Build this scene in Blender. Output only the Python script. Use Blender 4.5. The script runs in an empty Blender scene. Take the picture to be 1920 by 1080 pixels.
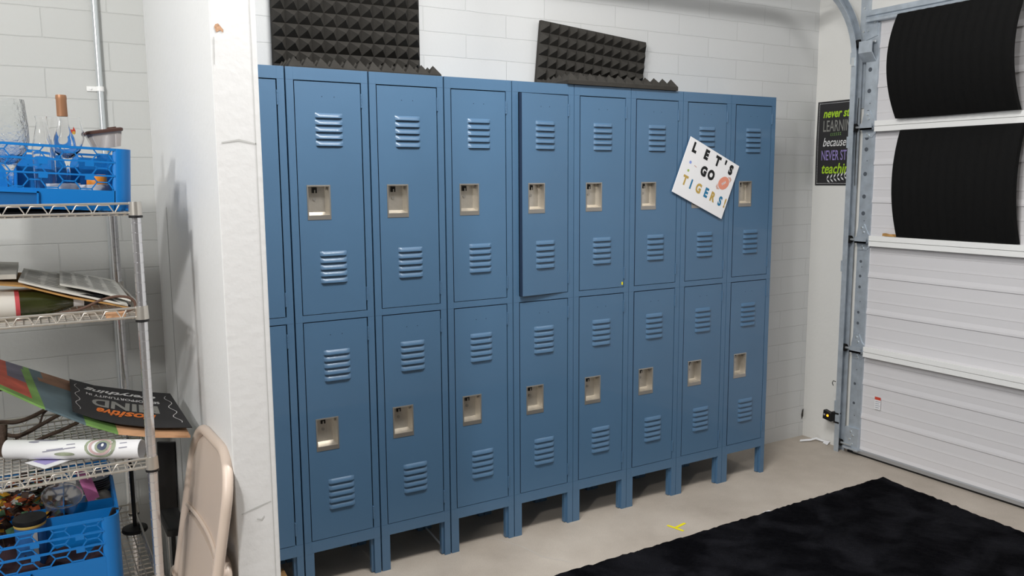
import bpy, bmesh, math, random
from mathutils import Vector, Matrix
random.seed(7)
C = bpy.context.scene.collection
PI = math.pi

# ------------------------------------------------------------------ materials
def mat(name, col, rough=0.5, metal=0.0, bump=0.0, bscale=60.0, var=0.0, vscale=6.0, spec=0.5,
        trans=0.0, ior=1.45, sheen=0.0, coat=0.0, emit=0.0):
    m = bpy.data.materials.new(name); m.use_nodes = True
    nt = m.node_tree; b = nt.nodes['Principled BSDF']
    b.inputs['Base Color'].default_value = (*col, 1)
    b.inputs['Roughness'].default_value = rough
    b.inputs['Metallic'].default_value = metal
    b.inputs['Specular IOR Level'].default_value = spec
    b.inputs['Transmission Weight'].default_value = trans
    b.inputs['IOR'].default_value = ior
    b.inputs['Sheen Weight'].default_value = sheen
    b.inputs['Coat Weight'].default_value = coat
    if emit:
        b.inputs['Emission Color'].default_value = (*col, 1); b.inputs['Emission Strength'].default_value = emit
    tc = nt.nodes.new('ShaderNodeTexCoord')
    if var:
        n = nt.nodes.new('ShaderNodeTexNoise'); n.inputs['Scale'].default_value = vscale; n.inputs['Detail'].default_value = 6
        r = nt.nodes.new('ShaderNodeValToRGB')
        r.color_ramp.elements[0].position = 0.3; r.color_ramp.elements[1].position = 0.7
        r.color_ramp.elements[0].color = (*[max(0, c*(1-var)) for c in col], 1)
        r.color_ramp.elements[1].color = (*[min(1, c*(1+var)) for c in col], 1)
        nt.links.new(tc.outputs['Object'], n.inputs['Vector']); nt.links.new(n.outputs['Fac'], r.inputs['Fac'])
        nt.links.new(r.outputs['Color'], b.inputs['Base Color'])
    if bump:
        n2 = nt.nodes.new('ShaderNodeTexNoise'); n2.inputs['Scale'].default_value = bscale; n2.inputs['Detail'].default_value = 5
        bp = nt.nodes.new('ShaderNodeBump'); bp.inputs['Strength'].default_value = bump; bp.inputs['Distance'].default_value = 0.01
        nt.links.new(tc.outputs['Object'], n2.inputs['Vector']); nt.links.new(n2.outputs['Fac'], bp.inputs['Height'])
        nt.links.new(bp.outputs['Normal'], b.inputs['Normal'])
    return m

def srgb(r, g, b):
    f = lambda c: (c/255/12.92) if c/255 <= 0.04045 else ((c/255+0.055)/1.055)**2.4
    return (f(r), f(g), f(b))

def brick_mat(x0, z0, w):
    m = bpy.data.materials.new('painted_block'); m.use_nodes = True
    nt = m.node_tree; b = nt.nodes['Principled BSDF']; L = nt.links.new
    tc = nt.nodes.new('ShaderNodeTexCoord'); sp = nt.nodes.new('ShaderNodeSeparateXYZ'); L(tc.outputs['Object'], sp.inputs[0])
    ax = nt.nodes.new('ShaderNodeMath'); ax.operation = 'ADD'; ax.inputs[1].default_value = 0.401*20-x0; L(sp.outputs['X'], ax.inputs[0])
    az = nt.nodes.new('ShaderNodeMath'); az.operation = 'ADD'; az.inputs[1].default_value = 0.0983*60-z0; L(sp.outputs['Z'], az.inputs[0])
    cb = nt.nodes.new('ShaderNodeCombineXYZ'); L(ax.outputs[0], cb.inputs[0]); L(az.outputs[0], cb.inputs[1])
    nw = nt.nodes.new('ShaderNodeTexNoise'); nw.inputs['Scale'].default_value = 9; L(tc.outputs['Object'], nw.inputs['Vector'])
    mx = nt.nodes.new('ShaderNodeMix'); mx.data_type = 'RGBA'; mx.blend_type = 'LINEAR_LIGHT'; mx.inputs[0].default_value = 0.003
    L(cb.outputs[0], mx.inputs[6]); L(nw.outputs['Color'], mx.inputs[7])
    bk = nt.nodes.new('ShaderNodeTexBrick'); L(mx.outputs[2], bk.inputs['Vector'])
    bk.offset = 0.5; bk.offset_frequency = 2; bk.squash = 1; bk.squash_frequency = 1
    bk.inputs['Scale'].default_value = 1; bk.inputs['Brick Width'].default_value = 0.401; bk.inputs['Row Height'].default_value = 0.0983
    bk.inputs['Mortar Size'].default_value = 0.0028; bk.inputs['Mortar Smooth'].default_value = 0.6
    bk.inputs['Color1'].default_value = (*w, 1); bk.inputs['Color2'].default_value = (w[0]*0.97, w[1]*0.97, w[2]*0.97, 1)
    bk.inputs['Mortar'].default_value = (w[0]*0.88, w[1]*0.88, w[2]*0.88, 1)
    L(bk.outputs['Color'], b.inputs['Base Color'])
    n2 = nt.nodes.new('ShaderNodeTexNoise'); n2.inputs['Scale'].default_value = 70; n2.inputs['Detail'].default_value = 6; L(tc.outputs['Object'], n2.inputs['Vector'])
    ml = nt.nodes.new('ShaderNodeMath'); ml.operation = 'MULTIPLY_ADD'; ml.inputs[1].default_value = -1.0
    mm = nt.nodes.new('ShaderNodeMath'); mm.operation = 'MULTIPLY'; mm.inputs[1].default_value = 0.35; L(n2.outputs['Fac'], mm.inputs[0])
    L(bk.outputs['Fac'], ml.inputs[0]); L(mm.outputs[0], ml.inputs[2])
    bp = nt.nodes.new('ShaderNodeBump'); bp.inputs['Strength'].default_value = 0.45; bp.inputs['Distance'].default_value = 0.0025
    L(ml.outputs[0], bp.inputs['Height']); L(bp.outputs['Normal'], b.inputs['Normal'])
    b.inputs['Roughness'].default_value = 0.55
    return m

def floor_mat():
    m = bpy.data.materials.new('concrete'); m.use_nodes = True
    nt = m.node_tree; b = nt.nodes['Principled BSDF']; L = nt.links.new
    tc = nt.nodes.new('ShaderNodeTexCoord')
    n = nt.nodes.new('ShaderNodeTexNoise'); n.inputs['Scale'].default_value = 2.2; n.inputs['Detail'].default_value = 9; n.inputs['Roughness'].default_value = 0.62
    L(tc.outputs['Object'], n.inputs['Vector'])
    r = nt.nodes.new('ShaderNodeValToRGB'); e = r.color_ramp.elements
    e[0].position = 0.28; e[0].color = (*srgb(164, 153, 141), 1); e[1].position = 0.72; e[1].color = (*srgb(194, 184, 172), 1)
    L(n.outputs['Fac'], r.inputs['Fac'])
    v = nt.nodes.new('ShaderNodeTexNoise'); v.inputs['Scale'].default_value = 240; v.inputs['Detail'].default_value = 3; L(tc.outputs['Object'], v.inputs['Vector'])
    mx = nt.nodes.new('ShaderNodeMix'); mx.data_type = 'RGBA'; mx.blend_type = 'OVERLAY'; mx.inputs[0].default_value = 0.25
    L(r.outputs['Color'], mx.inputs[6]); L(v.outputs['Fac'], mx.inputs[7]); L(mx.outputs[2], b.inputs['Base Color'])
    b.inputs['Roughness'].default_value = 0.6
    bp = nt.nodes.new('ShaderNodeBump'); bp.inputs['Strength'].default_value = 0.15; bp.inputs['Distance'].default_value = 0.004
    L(v.outputs['Fac'], bp.inputs['Height']); L(bp.outputs['Normal'], b.inputs['Normal'])
    return m

def rug_mat():
    m = bpy.data.materials.new('black_pile'); m.use_nodes = True
    nt = m.node_tree; b = nt.nodes['Principled BSDF']; L = nt.links.new
    tc = nt.nodes.new('ShaderNodeTexCoord')
    n = nt.nodes.new('ShaderNodeTexNoise'); n.inputs['Scale'].default_value = 5; n.inputs['Detail'].default_value = 4; n.inputs['Distortion'].default_value = 0.6
    L(tc.outputs['Object'], n.inputs['Vector'])
    r = nt.nodes.new('ShaderNodeValToRGB'); e = r.color_ramp.elements
    e[0].position = 0.42; e[0].color = (0.0022, 0.0022, 0.0032, 1); e[1].position = 0.68; e[1].color = (0.012, 0.012, 0.015, 1)  # lighter noise patches paint the velvet sheen of the pile
    L(n.outputs['Fac'], r.inputs['Fac']); L(r.outputs['Color'], b.inputs['Base Color'])
    b.inputs['Roughness'].default_value = 1; b.inputs['Specular IOR Level'].default_value = 0.05
    f = nt.nodes.new('ShaderNodeTexNoise'); f.inputs['Scale'].default_value = 180; L(tc.outputs['Object'], f.inputs['Vector'])
    bp = nt.nodes.new('ShaderNodeBump'); bp.inputs['Strength'].default_value = 0.8; bp.inputs['Distance'].default_value = 0.01
    L(f.outputs['Fac'], bp.inputs['Height']); L(bp.outputs['Normal'], b.inputs['Normal'])
    return m

M = {}
M['brick'] = brick_mat(2.383, 1.952, srgb(212, 213, 213)); M['brick_left'] = brick_mat(-0.411, 1.9139, srgb(196, 197, 194)); M['floor'] = floor_mat(); M['rug'] = rug_mat()
M['drywall'] = mat('white_drywall', srgb(228, 229, 229), 0.5, bump=0.12, bscale=40)
M['endcap'] = mat('end_plaster', srgb(224, 224, 224), 0.55, bump=0.1, bscale=40)  # slightly darker drywall copy, offsetting lamp light on the partition end
M['greywall'] = mat('pale_grey_wall', srgb(226, 225, 221), 0.55, bump=0.12, bscale=40)
M['offwall'] = mat('grey_paint', srgb(150, 150, 150), 0.6)
M['shadowline'] = mat('dark_gap', srgb(120, 120, 118), 0.8)
M['chip'] = mat('chipped_board', srgb(190, 150, 120), 0.9, var=0.25, vscale=200)
M['crack'] = mat('crack_grey', srgb(192, 192, 190), 0.9)
M['hole'] = mat('hole_dark', srgb(70, 66, 62), 0.95, var=0.4, vscale=90)
M['blue'] = mat('blue_locker_paint', srgb(75, 110, 142), 0.44, spec=0.75, coat=0.25, bump=0.02, bscale=250, var=0.04, vscale=3)
M['bluein'] = mat('blue_inside', srgb(30, 48, 72), 0.7)
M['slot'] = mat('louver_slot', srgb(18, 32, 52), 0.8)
M['steel'] = mat('brushed_steel', srgb(214, 208, 198), 0.34, 0.85, var=0.08, vscale=30)
M['steelflat'] = mat('stainless_trim', srgb(178, 174, 168), 0.38, 0.8)
M['blackmetal'] = mat('black_metal', srgb(22, 21, 20), 0.5)
M['foam'] = mat('charcoal_foam', srgb(62, 60, 57), 0.95, bump=0.25, bscale=300, spec=0.1, var=0.12, vscale=20)
M['wedge'] = mat('black_foam', srgb(24, 24, 24), 0.95, bump=0.2, bscale=300, spec=0.1)
M['paper'] = mat('white_card', srgb(238, 238, 240), 0.6)
M['ink'] = mat('black_ink', srgb(20, 22, 24), 0.6)
M['gold'] = mat('gold_letters', srgb(190, 160, 85), 0.5)
M['teal'] = mat('blue_letters', srgb(35, 118, 160), 0.5)
M['peach'] = mat('football_peach', srgb(226, 148, 124), 0.6)
M['peach2'] = mat('football_pale', srgb(206, 168, 156), 0.6)
M['dotblue'] = mat('pale_blue_spot', srgb(140, 160, 225), 0.6)
M['dotgreen'] = mat('green_spot', srgb(160, 185, 95), 0.6)
M['yellow'] = mat('yellow_tape', srgb(240, 225, 20), 0.5)
M['galv'] = mat('galvanized_steel', srgb(188, 197, 206), 0.42, 0.45, var=0.12, vscale=25)
M['galvlight'] = mat('bright_zinc', srgb(215, 220, 222), 0.3, 0.7)
M['galvhole'] = mat('punched_hole', srgb(84, 90, 98), 0.8)
M['door'] = mat('white_door_steel', srgb(222, 220, 222), 0.5)
M['strut'] = mat('white_strut', srgb(244, 244, 242), 0.4)
M['rubber'] = mat('black_rubber', srgb(18, 18, 18), 0.7)
M['alum'] = mat('aluminium_rail', srgb(185, 186, 188), 0.4, 0.6)
M['amber'] = mat('amber_led', (1.0, 0.42, 0.02), 0.4, emit=1.6)
M['slate'] = mat('chalkboard_print', srgb(40, 39, 41), 0.6)
M['lime'] = mat('lime_ink', srgb(165, 205, 45), 0.6)
M['greyink'] = mat('grey_ink', srgb(135, 135, 130), 0.6)
M['whiteink'] = mat('white_ink', srgb(225, 225, 225), 0.6)
M['violet'] = mat('violet_ink', srgb(150, 135, 195), 0.6)
M['orangeink'] = mat('orange_ink', srgb(225, 120, 45), 0.6)
M['red'] = mat('red_print', srgb(205, 70, 50), 0.6)
M['plastic'] = mat('bright_blue_plastic', srgb(12, 114, 190), 0.4)
M['chrome'] = mat('chrome', srgb(225, 225, 228), 0.2, 0.9)
M['wire'] = mat('chrome_wire', srgb(205, 200, 192), 0.3, 0.75)
M['glass'] = mat('clear_glass', (1, 1, 1), 0.02, trans=1.0, ior=1.3)
M['cutglass'] = mat('textured_glass', (0.97, 0.98, 0.98), 0.06, trans=1.0, ior=1.3, bump=1.0, bscale=55)
M['clearplastic'] = mat('clear_plastic', (0.97, 0.97, 0.97), 0.08, trans=1.0, ior=1.12)
M['deliplastic'] = mat('frosted_clear_plastic', (0.93, 0.92, 0.94), 0.16, trans=0.9, ior=1.2)
M['smokeplastic'] = mat('smoky_plastic', (0.72, 0.66, 0.64), 0.15, trans=0.75, ior=1.15)
M['darkcloth'] = mat('dark_maroon_cloth', srgb(44, 26, 32), 0.9, var=0.5, vscale=30)
M['foil'] = mat('copper_foil', srgb(165, 120, 88), 0.45, 0.25)
M['choc'] = mat('brown_plastic', srgb(78, 52, 44), 0.5)
M['ceramic'] = mat('white_ceramic', srgb(225, 225, 228), 0.3)
M['amberfruit'] = mat('orange_plastic', srgb(215, 130, 30), 0.5)
M['darkglass'] = mat('dark_green_glass', srgb(50, 54, 24), 0.12, coat=0.4, var=0.3, vscale=12)
M['label'] = mat('bottle_label', srgb(212, 208, 200), 0.7)
M['labelred'] = mat('label_red', srgb(190, 75, 80), 0.6)
M['news'] = mat('newsprint', srgb(216, 214, 206), 0.9, var=0.12, vscale=25)
M['newsink'] = mat('newsprint_ink', srgb(172, 170, 164), 0.9)
M['cardboard'] = mat('tan_cardboard', srgb(190, 145, 85), 0.85, var=0.2, vscale=15)
M['leather'] = mat('brown_cord', srgb(96, 72, 60), 0.7)
M['boardred'] = mat('painted_red', srgb(190, 90, 72), 0.7, var=0.3, vscale=14)
M['boardyellow'] = mat('painted_yellow', srgb(205, 165, 70), 0.7, var=0.2, vscale=18)
M['boardgrey'] = mat('painted_blue_grey', srgb(96, 116, 124), 0.7, var=0.18, vscale=9)
M['boardviolet'] = mat('painted_slate_violet', srgb(112, 110, 128), 0.7, var=0.2, vscale=16)
M['boardgreen'] = mat('painted_green', srgb(122, 165, 88), 0.7, var=0.18, vscale=12)
M['boardpeach'] = mat('painted_peach', srgb(214, 165, 125), 0.7, var=0.18, vscale=14)
M['boardbrown'] = mat('painted_brown', srgb(140, 105, 82), 0.7, var=0.25, vscale=18)
M['twig'] = mat('dark_brown_twig', srgb(74, 58, 48), 0.75, bump=0.4, bscale=120, var=0.3, vscale=30)
M['beige'] = mat('beige_resin', srgb(205, 188, 174), 0.38, var=0.03, vscale=4)
M['pink'] = mat('pink_paper', srgb(255, 150, 212), 0.7)
M['plate'] = mat('grey_plate', srgb(165, 162, 165), 0.35)
M['greylid'] = mat('grey_plastic', srgb(120, 115, 112), 0.4)
M['leafrust'] = mat('rust_leaf', srgb(150, 70, 35), 0.8, var=0.4, vscale=25)
M['leafdark'] = mat('dark_leaf', srgb(58, 42, 34), 0.8, var=0.4, vscale=25)
M['leafgreen'] = mat('green_leaf', srgb(60, 92, 66), 0.8, var=0.3, vscale=25)
M['leafgold'] = mat('gold_leaf', srgb(200, 150, 40), 0.8, var=0.3, vscale=25)
M['blackplastic'] = mat('black_plastic', srgb(20, 20, 22), 0.45)
M['mugblue'] = mat('mug_blue', srgb(50, 100, 160), 0.4)
M['tapegrey'] = mat('silver_strip', srgb(170, 170, 172), 0.4)
M['wood'] = mat('raw_wood', srgb(176, 138, 92), 0.7, var=0.2, vscale=20)
M['artgreen'] = mat('print_sage', srgb(150, 158, 135), 0.6, var=0.35, vscale=40)
M['artpink'] = mat('print_pink', srgb(205, 175, 175), 0.6)
M['artnavy'] = mat('print_navy', srgb(55, 65, 95), 0.5)
M['artgrey'] = mat('print_grey', srgb(150, 150, 165), 0.6)
M['lilac'] = mat('print_lilac', srgb(165, 155, 205), 0.6)

# ------------------------------------------------------------------ mesh builder
class MB:
    def __init__(s): s.v = []; s.f = []; s.m = []
    def add(s, vs, fs, mi=0):
        o = len(s.v); s.v += [tuple(v) for v in vs]
        for f in fs: s.f.append(tuple(i+o for i in f)); s.m.append(mi)
        return s
    def box(s, x0, x1, y0, y1, z0, z1, mi=0):
        x0, x1 = min(x0, x1), max(x0, x1); y0, y1 = min(y0, y1), max(y0, y1); z0, z1 = min(z0, z1), max(z0, z1)
        vs = [(x, y, z) for z in (z0, z1) for y in (y0, y1) for x in (x0, x1)]
        return s.add(vs, [(0,2,3,1),(4,5,7,6),(0,1,5,4),(2,6,7,3),(0,4,6,2),(1,3,7,5)], mi)
    def quad(s, a, b, c, d, mi=0): return s.add([a, b, c, d], [(0,1,2,3)], mi)
    def tube(s, pts, r, n=8, mi=0, closed=False, caps=True):
        pts = [Vector(p) for p in pts]; N = len(pts); rings = []
        rr = r if isinstance(r, (list, tuple)) else [r]*N
        prev = None
        for i, p in enumerate(pts):
            if closed: t = pts[(i+1) % N]-pts[i-1]
            else: t = pts[min(i+1, N-1)]-pts[max(i-1, 0)]
            t.normalize()
            if prev is None:
                a = Vector((0,0,1)) if abs(t.z) < 0.9 else Vector((1,0,0)); u = t.cross(a).normalized()
            else:
                u = prev-t*prev.dot(t)
                u = u.normalized() if u.length > 1e-6 else t.orthogonal().normalized()
            prev = u; w = t.cross(u)
            rings.append([p+(u*math.cos(2*PI*k/n)+w*math.sin(2*PI*k/n))*rr[i] for k in range(n)])
        vs = [q for R in rings for q in R]; fs = []
        for i in range(N if closed else N-1):
            j = (i+1) % N
            for k in range(n):
                l = (k+1) % n; fs.append((i*n+k, i*n+l, j*n+l, j*n+k))
        if caps and not closed: fs += [tuple(range(n-1, -1, -1)), tuple((N-1)*n+k for k in range(n))]
        return s.add(vs, fs, mi)
    def lathe(s, prof, c=(0,0,0), n=24, mi=0, M4=None, mis=None):
        vs = []; fs = []; c = Vector(c)
        for r, z in prof:
            for k in range(n):
                q = Vector((r*math.cos(2*PI*k/n), r*math.sin(2*PI*k/n), z))
                vs.append((M4 @ q if M4 else q)+c)
        o = len(s.v); s.v += [tuple(v) for v in vs]
        for i in range(len(prof)-1):
            for k in range(n):
                l = (k+1) % n; s.f.append((o+i*n+k, o+i*n+l, o+(i+1)*n+l, o+(i+1)*n+k)); s.m.append(mis[i] if mis else mi)
        for i in (0, len(prof)-1):
            if prof[i][0] > 1e-5:
                pass
        return s
    def grid(s, P, mi=0, mfun=None, flip=False):
        R = len(P); K = len(P[0]); o = len(s.v)
        for row in P: s.v += [tuple(q) for q in row]
        for i in range(R-1):
            for j in range(K-1):
                f = (o+i*K+j, o+i*K+j+1, o+(i+1)*K+j+1, o+(i+1)*K+j)
                s.f.append(f[::-1] if flip else f); s.m.append(mfun(i, j) if mfun else mi)
        return s
    def prism(s, prof, a0, a1, axis='y', mi=0, caps=True):
        # prof: closed list of (p,q); axis y -> (x,z), axis x -> (y,z), axis z -> (x,y)
        def pt(p, q, a): return {'y': (p, a, q), 'x': (a, p, q), 'z': (p, q, a)}[axis]
        n = len(prof); vs = [pt(p, q, a) for a in (a0, a1) for p, q in prof]
        fs = [(i, (i+1) % n, n+(i+1) % n, n+i) for i in range(n)]
        if caps: fs += [tuple(range(n-1, -1, -1)), tuple(range(n, 2*n))]
        return s.add(vs, fs, mi)
    def map(s, fn): s.v = [tuple(fn(Vector(v))) for v in s.v]; return s
    def build(s, name, mats, parent=None, smooth=40, bevel=0, loc=None, recalc=True):
        me = bpy.data.meshes.new(name); me.from_pydata(s.v, [], s.f)
        if not isinstance(mats, (list, tuple)): mats = [mats]
        for m in mats: me.materials.append(m)
        me.polygons.foreach_set('material_index', s.m)
        if recalc:
            bm = bmesh.new(); bm.from_mesh(me); bmesh.ops.recalc_face_normals(bm, faces=bm.faces); bm.to_mesh(me); bm.free()
        if smooth:
            me.shade_smooth(); me.set_sharp_from_angle(angle=math.radians(smooth))
        me.update()
        o = bpy.data.objects.new(name, me); C.objects.link(o)
        if parent: o.parent = parent
        if loc: o.location = loc
        if bevel:
            b = o.modifiers.new('bevel', 'BEVEL'); b.width = bevel; b.segments = 2; b.limit_method = 'ANGLE'; b.angle_limit = math.radians(50)
        return o

def tag(o, label=None, cat=None, group=None, kind=None):
    if label: o['label'] = label
    if cat: o['category'] = cat
    if group: o['group'] = group
    if kind: o['kind'] = kind
    return o
def thing(name, label, cat, loc=(0,0,0), rz=0.0, group=None, kind=None):
    o = bpy.data.objects.new(name, None); C.objects.link(o); o.location = loc; o.rotation_euler = (0, 0, rz)
    o.empty_display_size = 0.05
    return tag(o, label, cat, group, kind)

_tc = {}
def text2d(body, size, bold=0.0, shear=0.0, xs=1.0, align='LEFT'):
    """flat letters as (verts2d, faces)"""
    key = (body, size, bold, shear, xs, align)
    if key in _tc: return _tc[key]
    cu = bpy.data.curves.new('t', 'FONT'); cu.body = body; cu.size = size; cu.shear = shear; cu.offset = bold
    cu.align_x = align; cu.align_y = 'CENTER'; cu.resolution_u = 3; cu.fill_mode = 'FRONT'
    ob = bpy.data.objects.new('t', cu); C.objects.link(ob); bpy.context.view_layer.update()
    me = bpy.data.meshes.new_from_object(ob.evaluated_get(bpy.context.evaluated_depsgraph_get()))
    vs = [(v.co.x*xs, v.co.y) for v in me.vertices]; fs = [tuple(p.vertices) for p in me.polygons]
    bpy.data.objects.remove(ob); bpy.data.curves.remove(cu); bpy.data.meshes.remove(me)
    _tc[key] = (vs, fs); return vs, fs
def put_text(mb, fn, u, v, body, size, bold=0.0, shear=0.0, xs=1.0, align='LEFT', rot=0.0, mi=0):
    vs, fs = text2d(body, size, bold, shear, xs, align)
    c, s_ = math.cos(rot), math.sin(rot)
    mb.add([fn(u+x*c-y*s_, v+x*s_+y*c) for x, y in vs], fs, mi)

# ------------------------------------------------------------------ camera
cd = bpy.data.cameras.new('camera'); cam = bpy.data.objects.new('camera', cd); C.objects.link(cam)
cd.sensor_width = 36; cd.lens = 1542.36/1920*36; cd.clip_start = 0.05
r_ = Vector((0.86021678, -0.5098885, -0.00638851)); u_ = Vector((0.07237046, 0.10967332, 0.99132955)); f_ = Vector((0.50476689, 0.85322065, -0.1312437))
R3 = Matrix((r_, u_, -f_)).transposed()
cam.matrix_world = Matrix.Translation((-0.50839, -2.91231, 1.53513)) @ R3.to_4x4()
bpy.context.scene.camera = cam

# ------------------------------------------------------------------ setting
YW = 0.315; XR = 3.42
def struct(name, mb, m, label, cat, **k):
    return tag(mb.build(name, m, **k), label, cat, kind='structure')
struct('floor', MB().box(-2.6, 3.7, -5.2, 0.6, -0.1, 0.0), M['floor'], 'bare beige concrete floor running under the lockers and rack', 'floor', smooth=0)
struct('wall_back', MB().box(-0.05, 3.62, YW, YW+0.15, 0, 3.3), M['brick'], 'white painted block wall behind the row of blue lockers', 'wall', smooth=0)
struct('wall_back_left', MB().box(-2.6, -0.05, YW, YW+0.15, 0, 3.3), M['brick_left'], 'white painted block wall behind the wire shelving rack', 'wall', smooth=0)
wr = MB()
wr.box(XR, XR+0.12, -0.018, YW, 0, 3.3); wr.box(XR, XR+0.12, -2.62, -0.018, 2.405, 3.3); wr.box(XR, XR+0.12, -5.2, -2.62, 0, 3.3)
struct('wall_right', wr, M['greywall'], 'smooth pale grey wall around the garage door', 'wall', smooth=0)
struct('wall_left', MB().box(-2.7, -2.6, -5.2, 0.45, 0, 3.3), M['offwall'], 'plain grey left wall of the storage side', 'wall', smooth=0)
struct('wall_rear', MB().box(-2.7, 3.6, -5.3, -5.2, 0, 3.3), M['offwall'], 'plain grey rear wall of the room', 'wall', smooth=0)
struct('ceiling', MB().box(-2.7, 3.6, -5.3, 0.5, 3.3, 3.4), M['drywall'], 'plain white ceiling of the room', 'ceiling', smooth=0)
pt = MB()
cap = [(-0.095, YW), (-0.0025, YW), (-0.008, -0.90), (-0.112, -0.90)]
pt.prism(cap, 0, 3.3, 'z'); pt.m[2] = 1
pw = struct('wall_partition', pt, [M['drywall'], M['endcap']], 'white partition wall end standing between wire rack and blue lockers', 'wall', smooth=0, bevel=0.003)
# hairline joint on the partition's left face and marks on its end
jl = MB()
jl.quad((-0.0995, 0.020, 0), (-0.0995, 0.026, 0), (-0.0995, 0.026, 1.45), (-0.0995, 0.020, 1.45))
def capmark(mb, pts, mi=0): mb.add([(x, -0.9008, z) for x, z in pts], [tuple(range(len(pts)))], mi)
jl.build('panel_joint', M['shadowline'], pw, smooth=0)
ch = MB()
capmark(ch, [(-0.103, 1.884), (-0.099, 1.872), (-0.090, 1.877), (-0.084, 1.872), (-0.083, 1.879), (-0.094, 1.892), (-0.100, 1.890)])
ch.build('chipped_patch', M['chip'], pw, smooth=0)
ck = MB()
capmark(ck, [(-0.10, 1.622), (-0.06, 1.628), (-0.02, 1.620), (-0.02, 1.623), (-0.06, 1.6325), (-0.10, 1.625)])
capmark(ck, [(-0.098, 0.717), (-0.06, 0.727), (-0.025, 0.737), (-0.025, 0.739), (-0.06, 0.731), (-0.098, 0.719)])
capmark(ck, [(-0.0225, 0.1), (-0.0213, 0.1), (-0.0213, 2.2), (-0.0225, 2.2)])
capmark(ck, [(-0.108, 1.80), (-0.1065, 1.80), (-0.1045, 1.86), (-0.106, 1.862)])
capmark(ck, [(-0.062, 0.697), (-0.050, 0.692), (-0.043, 0.700), (-0.043, 0.704), (-0.051, 0.697), (-0.061, 0.700)])
ck.build('scuff_crack', M['crack'], pw, smooth=0)
# damage and cracks of floor and wall
hk = MB(); o_ = [(3.405, 0.10), (3.418, 0.12), (3.419, 0.165), (3.408, 0.16), (3.400, 0.13)]
hk.add([(x, YW-0.0012, z) for x, z in o_], [tuple(range(5))])
tag(hk.build('wall_hole', M['hole'], smooth=0), 'small dark broken hole in the corner of the block wall', 'wall damage', kind='structure')
fk = MB()
cr = [(0.95, 0.06), (1.06, 0.10), (1.14, 0.03), (1.20, -0.10), (1.22, -0.22), (1.30, -0.33)]
for (a, b), (c, d) in zip(cr, cr[1:]): fk.quad((a-.001, b, .0006), (a+.001, b, .0006), (c+.001, d, .0006), (c-.001, d, .0006))
tag(fk.build('floor_crack', M['crack'], smooth=0), 'hairline crack in the concrete in front of the lockers', 'floor crack', kind='structure')

# ------------------------------------------------------------------ lockers
W = 0.305; H = 1.9276
DZ = (1.0512, 0.1916); DH = 0.8293
def door_mesh():
    mb = MB(); x0, x1 = -0.2438, -0.0032; yf = -0.0006; z0, z1 = 0.0, DH
    hx0, hx1 = -0.2755+0.0645, -0.2755+0.1465; hz1 = DH-0.3650; hz0 = hz1-0.121
    xs = [x0, hx0, hx1, x1]; zs = [z0, hz0, hz1, z1]
    for i in range(3):
        for j in range(3):
            if i == 1 and j == 1: continue
            mb.quad((xs[i], yf, zs[j]), (xs[i+1], yf, zs[j]), (xs[i+1], yf, zs[j+1]), (xs[i], yf, zs[j+1]))
    t = 0.020  # door edges in darker blue: shade of the narrow gaps put into colour
    mb.quad((x0, yf, z0), (x0, yf, z1), (x0, yf+t, z1), (x0, yf+t, z0), 2); mb.quad((x1, yf, z0), (x1, yf, z1), (x1, yf+t, z1), (x1, yf+t, z0), 2)
    mb.quad((x0, yf, z0), (x1, yf, z0), (x1, yf+t, z0), (x0, yf+t, z0), 2); mb.quad((x0, yf, z1), (x1, yf, z1), (x1, yf+t, z1), (x0, yf+t, z1), 2)
    # louvers
    lx0, lx1 = -0.2755+0.1015, -0.2755+0.2025
    nu, nv = 14, 6; d = 0.0075; hh = 0.0165
    for top in (DH-0.1245, 0.2110):
        for k in range(5):
            zb = top-k*0.0247
            P = []
            for i in range(nu+1):
                u = i/nu; e = min(1, min(u, 1-u)/0.11); e = math.sin(e*PI/2)
                row = []
                for j in range(nv+1):
                    v = j/nv; h = d*e*math.cos(v*PI/2)**0.85 if v < 1 else 0
                    row.append((lx0+(lx1-lx0)*u, yf-0.0002-h, zb+hh*v))
                P.append(row)
            mb.grid(P, 0)
            # dark faces paint the shade in the slot below each louver
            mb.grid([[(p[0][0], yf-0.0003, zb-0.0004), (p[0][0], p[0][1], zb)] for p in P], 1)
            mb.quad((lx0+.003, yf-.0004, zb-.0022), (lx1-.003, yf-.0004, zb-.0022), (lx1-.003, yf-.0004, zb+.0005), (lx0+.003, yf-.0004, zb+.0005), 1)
    for hx in (0.1293, 0.1744):
        q = [( -0.2755+hx+0.0017*math.cos(a*PI/4), yf-0.0003, DH-0.0505+0.0017*math.sin(a*PI/4)) for a in range(8)]
        mb.add(q, [tuple(range(8))], 1)
    return mb
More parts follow.
